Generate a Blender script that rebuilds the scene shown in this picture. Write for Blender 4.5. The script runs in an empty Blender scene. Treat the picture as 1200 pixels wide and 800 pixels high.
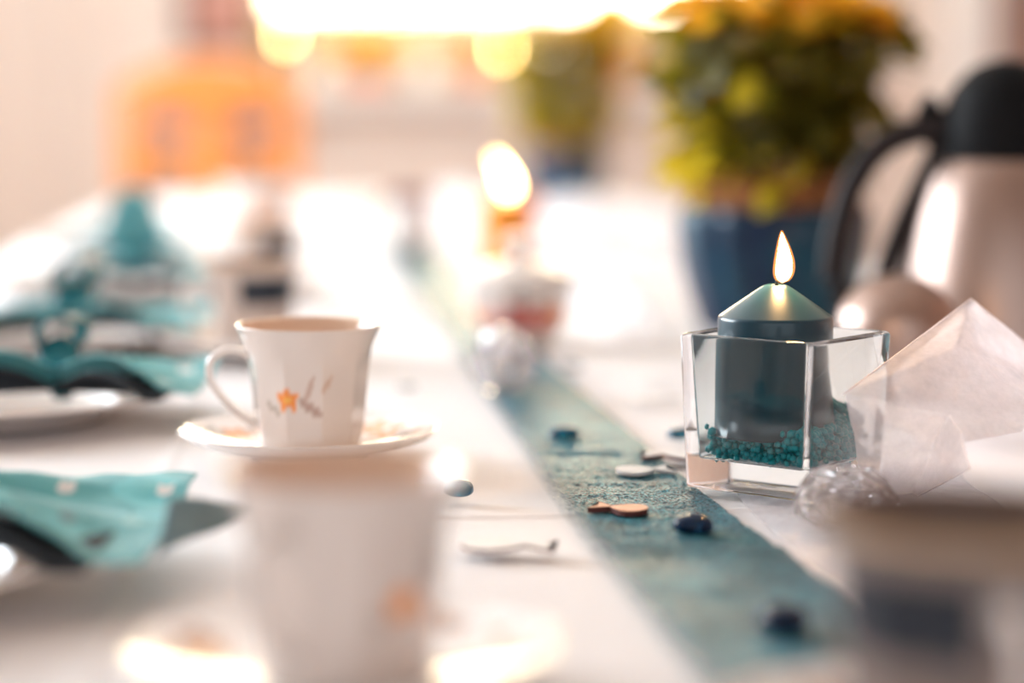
import bpy, bmesh, math, random
from mathutils import Vector, Matrix, noise
random.seed(7)
PI = math.pi
S = bpy.context.scene
COL = S.collection

# ------------------------------------------------------------------ camera
F = 2450.0                                   # focal length in pixels of a 1200 px wide frame
TZ = 0.75                                    # table top height
EYE = Vector((0, 0, TZ + 0.1926))
PITCH = math.atan(270 / F)
cam_d = bpy.data.cameras.new('camera'); cam = bpy.data.objects.new('camera', cam_d); COL.objects.link(cam)
cam.location = EYE; cam.rotation_euler = (PI / 2 - PITCH, 0, 0)
cam_d.sensor_width = 36; cam_d.lens = F / 1200 * 36; cam_d.clip_start = 0.02
cam_d.dof.use_dof = True; cam_d.dof.focus_distance = 1.035; cam_d.dof.aperture_fstop = 2.1
S.camera = cam
FWD = Vector((0, math.cos(PITCH), -math.sin(PITCH))); UP = Vector((0, math.sin(PITCH), math.cos(PITCH)))

def ray(px, py):
    return FWD + Vector((1, 0, 0)) * ((px - 600) / F) + UP * ((400 - py) / F)
def tab(px, py, z=TZ):
    d = ray(px, py); return EYE + d * ((z - EYE.z) / d.z)
def at(px, py, y):
    d = ray(px, py); return EYE + d * (y / d.y)

# ------------------------------------------------------------------ world, light, exposure
w = bpy.data.worlds.new('world'); S.world = w; w.use_nodes = True
w.node_tree.nodes['Background'].inputs[0].default_value = (0.96, 0.97, 1.0, 1)
w.node_tree.nodes['Background'].inputs[1].default_value = 1.05
def area(name, loc, rot, sx, sy, power, col):
    l = bpy.data.lights.new(name, 'AREA'); l.shape = 'RECTANGLE'; l.size = sx; l.size_y = sy
    l.energy = power; l.color = col
    o = bpy.data.objects.new(name, l); COL.objects.link(o); o.location = loc; o.rotation_euler = rot
    return o
WIN = (-0.86, 1.05, 1.03, 2.35)               # back window x0 x1 z0 z1
area('window_daylight', ((WIN[0] + WIN[1]) / 2, 7.25, (WIN[2] + WIN[3]) / 2), (-PI / 2, 0, 0), 1.9, 1.32, 105, (1.0, 0.78, 0.50))
WL = (1.5, 5.2, 0.95, 2.35)                  # added left wall window, out of view: y0 y1 z0 z1
area('added_side_light', (-2.78, (WL[0] + WL[1]) / 2, (WL[2] + WL[3]) / 2), (0, -PI / 2, 0), 1.4, 3.7, 225, (0.84, 0.93, 1.0))  # unseen source, added to brighten the far table and the cups' left sides
S.view_settings.view_transform = 'Standard'; S.view_settings.look = 'None'
S.view_settings.exposure = 0.3; S.view_settings.gamma = 1.0; S.view_settings.use_curve_mapping = False
S.cycles.max_bounces = 14; S.cycles.transmission_bounces = 12; S.cycles.transparent_max_bounces = 16
S.cycles.glossy_bounces = 6; S.cycles.diffuse_bounces = 5
S.cycles.use_denoising = True

# ------------------------------------------------------------------ materials
def mat(name, col=(.8, .8, .8), rough=.5, metal=0, trans=0, ior=1.45, coat=0, sheen=0, attr=None,
        sss=0, bump=None, mottled=None, em=None, ems=0, spec=.5, aniso=0):
    m = bpy.data.materials.new(name); m.use_nodes = True; nt = m.node_tree; b = nt.nodes['Principled BSDF']
    b.inputs['Base Color'].default_value = (*col, 1); b.inputs['Roughness'].default_value = rough
    b.inputs['Metallic'].default_value = metal; b.inputs['Transmission Weight'].default_value = trans
    b.inputs['IOR'].default_value = ior; b.inputs['Coat Weight'].default_value = coat
    b.inputs['Coat Roughness'].default_value = .05
    b.inputs['Sheen Weight'].default_value = sheen; b.inputs['Anisotropic'].default_value = aniso
    b.inputs['Specular IOR Level'].default_value = spec
    if sss:
        b.inputs['Subsurface Weight'].default_value = sss; b.inputs['Subsurface Scale'].default_value = .01
    if em:
        b.inputs['Emission Color'].default_value = (*em, 1); b.inputs['Emission Strength'].default_value = ems
    if attr:
        a = nt.nodes.new('ShaderNodeVertexColor'); a.layer_name = attr
        nt.links.new(a.outputs['Color'], b.inputs['Base Color'])
    tc = None
    if bump or mottled:
        tc = nt.nodes.new('ShaderNodeTexCoord'); mp = nt.nodes.new('ShaderNodeMapping')
        nt.links.new(tc.outputs['Object'], mp.inputs['Vector'])
    if bump:
        sc, st, dist, stretch = bump
        mp.inputs['Scale'].default_value = stretch
        n = nt.nodes.new('ShaderNodeTexNoise'); n.inputs['Scale'].default_value = sc; n.inputs['Detail'].default_value = 5
        bp = nt.nodes.new('ShaderNodeBump'); bp.inputs['Strength'].default_value = st; bp.inputs['Distance'].default_value = dist
        nt.links.new(mp.outputs[0], n.inputs['Vector']); nt.links.new(n.outputs['Fac'], bp.inputs['Height'])
        nt.links.new(bp.outputs[0], b.inputs['Normal'])
    if mottled:
        sc, c2, lo, hi = mottled
        n = nt.nodes.new('ShaderNodeTexNoise'); n.inputs['Scale'].default_value = sc; n.inputs['Detail'].default_value = 6
        r = nt.nodes.new('ShaderNodeValToRGB'); r.color_ramp.elements[0].position = lo; r.color_ramp.elements[1].position = hi
        r.color_ramp.elements[0].color = (*col, 1); r.color_ramp.elements[1].color = (*c2, 1)
        nt.links.new(mp.outputs[0], n.inputs['Vector']); nt.links.new(n.outputs['Fac'], r.inputs[0])
        nt.links.new(r.outputs[0], b.inputs['Base Color'])
    return m

def sheer(name, col, alpha, gloss=.12, rough=.35, sc=900):
    """woven see-through cloth: diffuse + translucent fibres mixed with open weave"""
    m = bpy.data.materials.new(name); m.use_nodes = True; nt = m.node_tree; nt.nodes.clear()
    N = nt.nodes.new; L = nt.links.new
    out = N('ShaderNodeOutputMaterial'); d = N('ShaderNodeBsdfDiffuse'); t = N('ShaderNodeBsdfTranslucent')
    g = N('ShaderNodeBsdfGlossy'); tr = N('ShaderNodeBsdfTransparent')
    m1 = N('ShaderNodeMixShader'); m2 = N('ShaderNodeMixShader'); m3 = N('ShaderNodeMixShader')
    d.inputs[0].default_value = (*col, 1); t.inputs[0].default_value = (*col, 1); g.inputs[0].default_value = (1, 1, 1, 1)
    g.inputs['Roughness'].default_value = rough
    m1.inputs[0].default_value = .5; m2.inputs[0].default_value = gloss
    tc = N('ShaderNodeTexCoord'); n = N('ShaderNodeTexNoise'); n.inputs['Scale'].default_value = 45; n.inputs['Detail'].default_value = 8
    n.inputs['Roughness'].default_value = .7
    mr = N('ShaderNodeMapRange'); mr.inputs[1].default_value = .3; mr.inputs[2].default_value = .7
    mr.inputs[3].default_value = max(0, alpha - .13); mr.inputs[4].default_value = min(1, alpha + .13)
    L(tc.outputs['Object'], n.inputs['Vector']); L(n.outputs['Fac'], mr.inputs[0])
    L(d.outputs[0], m1.inputs[1]); L(t.outputs[0], m1.inputs[2]); L(m1.outputs[0], m2.inputs[1]); L(g.outputs[0], m2.inputs[2])
    L(mr.outputs[0], m3.inputs[0]); L(tr.outputs[0], m3.inputs[1]); L(m2.outputs[0], m3.inputs[2]); L(m3.outputs[0], out.inputs[0])
    return m

def leafy(name, c1, c2, tcol, tw=.5):
    m = bpy.data.materials.new(name); m.use_nodes = True; nt = m.node_tree; nt.nodes.clear()
    N = nt.nodes.new; L = nt.links.new
    out = N('ShaderNodeOutputMaterial'); p = N('ShaderNodeBsdfPrincipled'); t = N('ShaderNodeBsdfTranslucent'); mx = N('ShaderNodeMixShader')
    oi = N('ShaderNodeObjectInfo'); tc = N('ShaderNodeTexCoord'); n = N('ShaderNodeTexNoise'); n.inputs['Scale'].default_value = 18
    r = N('ShaderNodeValToRGB'); r.color_ramp.elements[0].position = .35; r.color_ramp.elements[1].position = .65
    r.color_ramp.elements[0].color = (*c1, 1); r.color_ramp.elements[1].color = (*c2, 1)
    ad = N('ShaderNodeVectorMath'); ad.operation = 'ADD'
    L(tc.outputs['Object'], ad.inputs[0]); L(oi.outputs['Random'], ad.inputs[1]); L(ad.outputs[0], n.inputs['Vector'])
    L(n.outputs['Fac'], r.inputs[0]); L(r.outputs[0], p.inputs['Base Color']); p.inputs['Roughness'].default_value = .5
    t.inputs[0].default_value = (*tcol, 1); mx.inputs[0].default_value = tw
    L(p.outputs[0], mx.inputs[1]); L(t.outputs[0], mx.inputs[2]); L(mx.outputs[0], out.inputs[0])
    return m

def emitter(name, col, s):
    m = bpy.data.materials.new(name); m.use_nodes = True; nt = m.node_tree; nt.nodes.clear()
    out = nt.nodes.new('ShaderNodeOutputMaterial'); e = nt.nodes.new('ShaderNodeEmission')
    e.inputs[0].default_value = (*col, 1); e.inputs[1].default_value = s; nt.links.new(e.outputs[0], out.inputs[0])
    return m

M = {}
M['wall'] = mat('painted_plaster', (.71, .61, .54), .9, bump=(60, .15, .002, (1, 1, 1)))
M['wall_tan'] = mat('tan_plaster', (.50, .33, .26), .9, bump=(60, .15, .002, (1, 1, 1)))
M['trim'] = mat('white_paint', (.82, .79, .76), .5, bump=(40, .05, .001, (1, 1, 1)))
M['floor'] = mat('oak_floor', (.36, .2, .1), .45, mottled=(4, (.45, .27, .14), .3, .7))
M['ceil'] = mat('ceiling_paint', (.85, .82, .78), .9, bump=(60, .1, .001, (1, 1, 1)))
M['cloth'] = mat('white_cotton', (.82, .79, .79), .75, sheen=.1, bump=(1400, .25, .0004, (1, 1, 1)))
M['porcelain'] = mat('porcelain_painted', (.9, .88, .86), .12, attr='paint', coat=.5)
M['porcelain_plain'] = mat('porcelain_plain', (.80, .73, .69), .16, coat=.5, mottled=(3, (.84, .77, .73), .3, .7))
M['stoneware'] = mat('stoneware_painted', (.9, .88, .86), .35, attr='paint', coat=.15)
M['coffee'] = mat('coffee', (.05, .022, .01), .08, mottled=(10, (.07, .03, .012), .3, .7))
M['wax'] = mat('dark_teal_wax', (.003, .036, .060), .3, coat=.3, ior=1.45, mottled=(35, (.005, .046, .072), .3, .7))
M['wax_orange'] = mat('amber_wax', (.88, .28, .02), .4, sss=.1, mottled=(20, (.92, .34, .03), .3, .7))
M['wax_coral'] = mat('coral_wax', (.9, .3, .2), .4, sss=.2, mottled=(20, (.95, .38, .26), .3, .7))
M['wick'] = mat('wick', (.01, .02, .03), .9, mottled=(400, (.03, .03, .03), .3, .7))
M['glass'] = mat('clear_glass', (.97, 1, 1), 0.01, trans=1, ior=1.47)
M['acrylic'] = mat('clear_acrylic', (1, .97, .98), .02, trans=.96, ior=1.52)
M['nugget'] = mat('blue_glass_nugget', (.005, .12, .22), .03, trans=.4, ior=1.45)
M['nugget_dark'] = mat('navy_glass_nugget', (.003, .025, .075), .03, trans=.45, ior=1.38, spec=.25)
M['grains'] = mat('teal_granules', (.0, .25, .29), .38, mottled=(300, (.0, .36, .40), .35, .65))
M['wood_pale'] = mat('whitewashed_wood', (.85, .83, .82), .55, mottled=(120, (.74, .72, .71), .3, .7))
M['wood_edge'] = mat('laser_cut_wood_edge', (.14, .04, .035), .6, mottled=(200, (.09, .025, .02), .3, .7))
M['wood_orange'] = mat('stained_wood', (.78, .40, .28), .5, mottled=(150, (.62, .28, .18), .3, .7))
M['steel'] = mat('brushed_steel', (.38, .275, .235), .33, metal=1, aniso=.6, bump=(60, .05, .0004, (1, 1, 30)))
M['black'] = mat('black_plastic', (.004, .004, .005), .6, spec=.15, bump=(300, .08, .0003, (1, 1, 1)))
M['handle'] = mat('dark_handle_plastic', (.018, .012, .012), .5, spec=.25, bump=(300, .08, .0003, (1, 1, 1)))
M['pot'] = mat('blue_foil_wrap', (.003, .016, .05), .3, metal=.0, coat=.15, spec=.3, mottled=(12, (.004, .06, .10), .4, .6))
M['burlap'] = mat('brown_burlap', (.23, .09, .03), .9, bump=(500, .5, .001, (1, 1, 1)), mottled=(30, (.33, .14, .05), .3, .7))
M['soil'] = mat('potting_soil', (.05, .025, .012), 1, bump=(200, .8, .002, (1, 1, 1)))
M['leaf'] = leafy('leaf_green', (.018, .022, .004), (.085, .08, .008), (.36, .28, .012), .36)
M['leaf_backlit'] = leafy('leaf_backlit_yellow', (.20, .17, .01), (.42, .34, .015), (.85, .62, .03), .5)  # lighter leaf copy, backlight glow put into its colour
M['petal'] = leafy('petal_orange', (1, .56, .03), (1, .68, .06), (1, .72, .06), .5)
M['stem'] = mat('stem_green', (.12, .13, .02), .6, mottled=(50, (.18, .15, .03), .3, .7))
M['napkin'] = mat('teal_napkin', (.1, .5, .5), .8, attr='paint', sheen=.3, bump=(900, .4, .0006, (1, 1, 1)))
M['napkin_dark'] = mat('navy_napkin', (.008, .014, .022), .85, sheen=.1, bump=(900, .4, .0006, (1, 1, 1)))
M['satin'] = mat('dark_teal_satin', (.0, .12, .155), .22, metal=.3, coat=.4, mottled=(40, (.0, .17, .21), .3, .7))
M['satin_tail'] = mat('grey_teal_satin', (.10, .19, .23), .5, mottled=(60, (.14, .25, .29), .3, .7))
M['organza'] = sheer('pink_organza', (.98, .91, .93), .64)
M['organza_grey'] = sheer('silver_organza', (.80, .78, .84), .42, gloss=.25)
M['tulle'] = sheer('white_tulle', (.98, .97, 1), .55)
M['chair'] = mat('orange_beech', (.62, .19, .03), .5, mottled=(9, (.70, .25, .05), .3, .7))
M['chair_pad'] = mat('grey_chair_fabric', (.16, .15, .18), .8, bump=(300, .2, .001, (1, 1, 1)))
M['chair_tan'] = mat('tan_chair_fabric', (.33, .17, .10), .8, bump=(300, .2, .001, (1, 1, 1)))
M['frame_brown'] = mat('dark_brown_wood', (.12, .035, .015), .5, mottled=(12, (.2, .06, .03), .3, .7))
M['picture_red'] = mat('picture_print', (.40, .14, .10), .7, mottled=(9, (.62, .40, .33), .3, .75))
M['table_wood'] = mat('table_wood', (.4, .22, .1), .5, mottled=(9, (.5, .3, .15), .3, .7))
M['terracotta'] = mat('peach_ceramic', (.85, .20, .05), .4, mottled=(9, (.9, .28, .09), .3, .7))
M['cream_ceramic'] = mat('cream_ceramic', (.9, .82, .72), .2, coat=.5, mottled=(9, (.92, .86, .8), .3, .7))
M['yellow_petal'] = leafy('petal_yellow', (1, .7, .03), (1, .8, .1), (1, .8, .1), .4)
M['door_brown'] = mat('brown_door', (.26, .16, .13), .6, mottled=(3, (.34, .22, .18), .3, .7))

# runner: crinkled metallic non-woven, sheer along its edges
def runner_mat():
    m = bpy.data.materials.new('teal_crinkle_fabric'); m.use_nodes = True; nt = m.node_tree; N = nt.nodes.new; L = nt.links.new
    b = nt.nodes['Principled BSDF']; out = nt.nodes['Material Output']
    b.inputs['Roughness'].default_value = .32; b.inputs['Metallic'].default_value = .08; b.inputs['Specular IOR Level'].default_value = .3; 
    tc = N('ShaderNodeTexCoord'); mp = N('ShaderNodeMapping'); mp.inputs['Scale'].default_value = (1, .55, 1); mp.inputs['Rotation'].default_value = (0, 0, .5)
    n = N('ShaderNodeTexNoise'); n.inputs['Scale'].default_value = 420; n.inputs['Detail'].default_value = 6; n.inputs['Roughness'].default_value = .65
    n.inputs['Distortion'].default_value = .8
    bp = N('ShaderNodeBump'); bp.inputs['Strength'].default_value = 1; bp.inputs['Distance'].default_value = .004
    n2 = N('ShaderNodeTexNoise'); n2.inputs['Scale'].default_value = 700; n2.inputs['Detail'].default_value = 4
    r = N('ShaderNodeValToRGB'); r.color_ramp.elements[0].position = .38; r.color_ramp.elements[1].position = .62
    r.color_ramp.elements[0].color = (.001, .042, .075, 1); r.color_ramp.elements[1].color = (.045, .29, .37, 1)
    L(tc.outputs['Object'], mp.inputs[0]); L(mp.outputs[0], n.inputs['Vector']); L(mp.outputs[0], n2.inputs['Vector'])
    L(n.outputs['Fac'], bp.inputs['Height']); L(bp.outputs[0], b.inputs['Normal']); L(n2.outputs['Fac'], r.inputs[0])
    n3 = N('ShaderNodeTexNoise'); n3.inputs['Scale'].default_value = 38; n3.inputs['Detail'].default_value = 4
    mr = N('ShaderNodeMapRange'); mr.inputs[1].default_value = .35; mr.inputs[2].default_value = .65; mr.inputs[3].default_value = .7; mr.inputs[4].default_value = 1.35
    vm = N('ShaderNodeVectorMath'); vm.operation = 'SCALE'
    L(mp.outputs[0], n3.inputs['Vector']); L(n3.outputs['Fac'], mr.inputs[0]); L(r.outputs[0], vm.inputs[0]); L(mr.outputs[0], vm.inputs['Scale']); L(vm.outputs[0], b.inputs['Base Color'])
    tr = N('ShaderNodeBsdfTransparent'); mx = N('ShaderNodeMixShader'); a = N('ShaderNodeAttribute'); a.attribute_name = 'edge'
    L(a.outputs['Fac'], mx.inputs[0]); L(tr.outputs[0], mx.inputs[1]); L(b.outputs[0], mx.inputs[2]); L(mx.outputs[0], out.inputs[0])
    return m
M['runner'] = runner_mat()

# ------------------------------------------------------------------ helpers
def link(name, me, m=None, parent=None, loc=None, rot=None):
    o = bpy.data.objects.new(name, me); COL.objects.link(o)
    if m and me is not None and not me.materials: me.materials.append(m)
    if parent: o.parent = parent
    if loc is not None: o.location = loc
    if rot is not None: o.rotation_euler = rot
    return o
def tag(o, label, cat, group=None, kind=None):
    if label: o['label'] = label
    if cat: o['category'] = cat
    if group: o['group'] = group
    if kind: o['kind'] = kind
    return o
def thing(name, label, cat, loc=(0, 0, 0), rz=0, group=None):
    o = bpy.data.objects.new(name, None); COL.objects.link(o); o.location = loc; o.rotation_euler = (0, 0, rz); o.empty_display_size = .05
    return tag(o, label, cat, group)
def struct(o): o['kind'] = 'structure'; return o
def copy_tree(o, parent=None):
    c = o.copy(); COL.objects.link(c)
    if parent: c.parent = parent
    for ch in list(o.children): copy_tree(ch, c)
    return c
def mesh(name, vs, fs, smooth=True):
    me = bpy.data.meshes.new(name); me.from_pydata([tuple(v) for v in vs], [], fs); me.update()
    if smooth:
        for p in me.polygons: p.use_smooth = True
    return me
def bm_mesh(bm, name, smooth=True):
    bmesh.ops.recalc_face_normals(bm, faces=bm.faces[:])
    me = bpy.data.meshes.new(name); bm.to_mesh(me); bm.free()
    if smooth:
        for p in me.polygons: p.use_smooth = True
    return me
def box(name, x0, x1, y0, y1, z0, z1, m, parent=None, bev=0.0):
    bm = bmesh.new(); bmesh.ops.create_cube(bm, size=1)
    for v in bm.verts:
        v.co = Vector(((x0 + x1) / 2 + v.co.x * (x1 - x0), (y0 + y1) / 2 + v.co.y * (y1 - y0), (z0 + z1) / 2 + v.co.z * (z1 - z0)))
    if bev: bmesh.ops.bevel(bm, geom=bm.edges[:], offset=bev, segments=2, affect='EDGES', profile=.5)
    return link(name, bm_mesh(bm, name, False), m, parent)
def lathe_mesh(name, prof, n=64, fn=None, paint=None, closed_bottom=True):
    """prof: list of (r, z); fn(ang, i, r, z)->(r, z); paint(ang, i, r, z)->rgb"""
    vs = []; cols = []
    for i, (r, z) in enumerate(prof):
        for k in range(n):
            a = 2 * PI * k / n
            rr, zz = fn(a, i, r, z) if fn else (r, z)
            vs.append((rr * math.cos(a), rr * math.sin(a), zz))
            if paint: cols.append(paint(a, i, rr, zz))
    fs = []
    for i in range(len(prof) - 1):
        for k in range(n):
            fs.append((i * n + k, i * n + (k + 1) % n, (i + 1) * n + (k + 1) % n, (i + 1) * n + k))
    me = mesh(name, vs, fs)
    if paint:
        at_ = me.color_attributes.new('paint', 'FLOAT_COLOR', 'POINT')
        for i, c in enumerate(cols): at_.data[i].color = (*c, 1)
    return me
def tube_mesh(name, pts, rad, n=12, flat=1.0, caps=True):
    """sweep through pts; rad number or list; flat squashes the section along its second axis"""
    pts = [Vector(p) for p in pts]; vs = []; fs = []
    nrm = None
    for i, p in enumerate(pts):
        t = (pts[min(i + 1, len(pts) - 1)] - pts[max(i - 1, 0)]).normalized()
        if nrm is None:
            h = Vector((0, 0, 1)) if abs(t.z) < .9 else Vector((0, 1, 0)); nrm = t.cross(h).normalized()
        nrm = (nrm - t * nrm.dot(t)).normalized(); bn = t.cross(nrm)
        r = rad[i] if isinstance(rad, (list, tuple)) else rad
        for k in range(n):
            a = 2 * PI * k / n; vs.append(p + nrm * (r * math.cos(a)) + bn * (r * flat * math.sin(a)))
    for i in range(len(pts) - 1):
        for k in range(n): fs.append((i * n + k, i * n + (k + 1) % n, (i + 1) * n + (k + 1) % n, (i + 1) * n + k))
    if caps:
        fs.append(tuple(range(n))[::-1]); fs.append(tuple((len(pts) - 1) * n + k for k in range(n)))
    return mesh(name, vs, fs)
def spline(ps, n=8):
    ps = [Vector(p) for p in ps]; out = []
    for i in range(len(ps) - 1):
        p0 = ps[max(i - 1, 0)]; p1 = ps[i]; p2 = ps[i + 1]; p3 = ps[min(i + 2, len(ps) - 1)]
        for k in range(n):
            t = k / n
            out.append(.5 * ((2 * p1) + (p2 - p0) * t + (2 * p0 - 5 * p1 + 4 * p2 - p3) * t * t + (3 * p1 - p0 - 3 * p2 + p3) * t ** 3))
    out.append(ps[-1]); return out
def smooth_prof(pts, n=5):
    return [(v.x, v.z) for v in spline([(r, 0, z) for r, z in pts], n)]
def subsurf(o, lv=2):
    s = o.modifiers.new('sub', 'SUBSURF'); s.levels = lv; s.render_levels = lv; return o
def solid(o, t, off=0):
    s = o.modifiers.new('solid', 'SOLIDIFY'); s.thickness = t; s.offset = off; return o

AX = math.atan(-230 / F)                     # the table runs a little to the left of the view
TDIR = Vector((math.sin(AX), math.cos(AX), 0)); TRT = Vector((math.cos(AX), -math.sin(AX), 0))
def tp(a, s, z=0):                           # a along the table, s to the right of the runner's middle
    return Vector((.148, 0, TZ)) + TDIR * a + TRT * s + Vector((0, 0, z))

# ------------------------------------------------------------------ the room
RX0, RX1, RY0, RY1, RZ = -2.6, 2.6, -3.2, 7.0, 2.6
struct(box('floor', RX0, RX1, RY0, RY1, -.05, 0, M['floor']))
struct(box('ceiling', RX0, RX1, RY0, RY1, RZ, RZ + .05, M['ceil']))
def wall_left():
    bm = bmesh.new()
    def bx(y0, y1, z0, z1):
        q = bmesh.ops.create_cube(bm, size=1)
        for v in q['verts']: v.co = Vector((RX0 - .05 + v.co.x * .1, (y0 + y1) / 2 + v.co.y * (y1 - y0), (z0 + z1) / 2 + v.co.z * (z1 - z0)))
    bx(RY0, WL[0], 0, RZ); bx(WL[1], RY1, 0, RZ); bx(WL[0], WL[1], 0, WL[2]); bx(WL[0], WL[1], WL[3], RZ)
    struct(link('wall_left', bm_mesh(bm, 'wall_left', False), M['wall']))
wall_left()
w2 = bpy.data.objects.new('added_side_window', None); COL.objects.link(w2); struct(w2)  # frame for the added side window, never in view
for yy in (WL[0], WL[0] + 1.22, WL[0] + 2.45, WL[1] - .05): box('window_frame', RX0 - .08, RX0 - .02, yy, yy + .05, WL[2], WL[3], M['trim'], w2, .004)  # upright bars of the added side window
for zz in (WL[2], WL[3] - .05): box('window_frame', RX0 - .08, RX0 - .02, WL[0], WL[1], zz, zz + .05, M['trim'], w2, .004)  # cross bars of the added side window
struct(box('wall_right', RX1, RX1 + .1, RY0, RY1, 0, RZ, M['wall_tan']))
def wall_back():
    bm = bmesh.new()
    def bx(x0, x1, z0, z1):
        r = bmesh.ops.create_cube(bm, size=1)
        for v in r['verts']:
            v.co = Vector(((x0 + x1) / 2 + v.co.x * (x1 - x0), RY1 + .12 + v.co.y * .24, (z0 + z1) / 2 + v.co.z * (z1 - z0)))
    bx(RX0 - .1, WIN[0], 0, RZ); bx(WIN[1], RX1 + .1, 0, RZ); bx(WIN[0], WIN[1], 0, WIN[2]); bx(WIN[0], WIN[1], WIN[3], RZ)
    struct(link('wall_back', bm_mesh(bm, 'wall_back', False), M['wall']))
wall_back()
wn = bpy.data.objects.new('window_1', None); COL.objects.link(wn); struct(wn); wn.location = (0, 0, 0)
box('window_sill', WIN[0] - .06, WIN[1] + .06, RY1 - .16, RY1 + .14, WIN[2] - .035, WIN[2], M['trim'], wn, .006)
for a, b, c, d in ((WIN[0], WIN[0] + .05, WIN[2], WIN[3]), (WIN[1] - .05, WIN[1], WIN[2], WIN[3]), (WIN[0], WIN[1], WIN[3] - .05, WIN[3]),
                   (WIN[0], WIN[1], WIN[2], WIN[2] + .05), (.07, .12, WIN[2], WIN[3])):
    box('window_frame', a, b, RY1 + .15, RY1 + .2, c, d, M['trim'], wn, .004)
box('window_pane', WIN[0] + .05, .07, RY1 + .172, RY1 + .178, WIN[2] + .05, WIN[3] - .05, M['glass'], wn)
box('window_pane', .12, WIN[1] - .05, RY1 + .172, RY1 + .178, WIN[2] + .05, WIN[3] - .05, M['glass'], wn)
struct(box('baseboard_back', RX0, RX1, RY1 - .02, RY1, 0, .1, M['trim']))
# white door casing and brown door leaf at the right of the back wall
dr = bpy.data.objects.new('door_1', None); COL.objects.link(dr); struct(dr)
box('door_frame', 1.44, 1.59, RY1 - .05, RY1, 0, 2.15, M['trim'], dr, .006)
box('door_panel', 1.6, 2.4, RY1 - .03, RY1, 0, 2.1, M['door_brown'], dr, .004)
box('door_frame', 2.41, 2.5, RY1 - .05, RY1, 0, 2.15, M['trim'], dr, .006)
for k, xx in enumerate((-1.56, -1.42)):
    struct(box('trim_%d' % (k + 1), xx, xx + .05, RY1 - .02, RY1, .1, RZ, M['wall'], None, .006))

# ------------------------------------------------------------------ table and cloth
TA0, TA1, THW = .30, 4.80, .56
t = thing('dining_table', 'long wooden dining table hidden under the white cloth', 'table', tp((TA0 + TA1) / 2, 0, -TZ), AX * -1)
box('tabletop', -THW + .01, THW - .01, -(TA1 - TA0) / 2 + .01, (TA1 - TA0) / 2 - .01, TZ - .035, TZ - .006, M['table_wood'], t, .003)
for sx in (-1, 1):
    for sy in (-1, 1):
        x = sx * (THW - .09); y = sy * ((TA1 - TA0) / 2 - .12)
        box('leg', x - .035, x + .035, y - .035, y + .035, 0, TZ - .035, M['table_wood'], t, .004)
def cloth_h(a, s):
    z = .0007 * noise.noise(Vector((a * 6, s * 9, 0))) + .0005 * noise.noise(Vector((a * 25, s * 6, 4)))
    for c in CREASES: z += .0016 * math.exp(-((a - c) / .0035) ** 2)
    z += .0012 * math.exp(-((s + .23) / .004) ** 2)
    return z
CREASES = [.46, 1.002, 1.5, 2.1, 2.9]
def make_cloth():
    vs = []; fs = []; aa = []; x = TA0
    while x < TA1:
        aa.append(x)
        x += .0025 if any(abs(x - c) < .015 for c in CREASES) else .012
    aa.append(TA1)
    ss = sorted(set([-THW + i * 2 * THW / 80 for i in range(81)] + [-.23 + k * .0025 for k in range(-5, 6)]))
    aa2 = [TA0 - .001] * 4 + aa + [TA1 + .001] * 4; ss2 = [ss[0]] * 4 + ss + [ss[-1]] * 4
    drop = [-.26, -.17, -.08, -.012]
    for i, a in enumerate(aa2):
        for j, s in enumerate(ss2):
            dz = 0; da = 0; ds = 0
            if i < 4: dz = min(dz, drop[i]); da = -.008 - .02 * (-drop[i]) * (1 + math.sin(s * 45))
            if i >= len(aa2) - 4: dz = min(dz, drop[len(aa2) - 1 - i]); da = .008 + .03 * (-drop[len(aa2) - 1 - i]) * (1 + math.sin(s * 45))
            if j < 4: dz = min(dz, drop[j]); ds = -.008 - .05 * (-drop[j]) * (1 + math.sin(a * 38))
            if j >= len(ss2) - 4: dz = min(dz, drop[len(ss2) - 1 - j]); ds = .008 + .05 * (-drop[len(ss2) - 1 - j]) * (1 + math.sin(a * 38))
            vs.append(tp(a + da, s + ds, (cloth_h(a, s) if dz == 0 else dz) - .0015))
    n = len(ss2)
    for i in range(len(aa2) - 1):
        for j in range(n - 1): fs.append((i * n + j, i * n + j + 1, (i + 1) * n + j + 1, (i + 1) * n + j))
    o = link('tablecloth', mesh('tablecloth', vs, fs), M['cloth'])
    tag(o, 'white cotton tablecloth with pressed fold lines covering the long table', 'tablecloth')
make_cloth()

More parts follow.
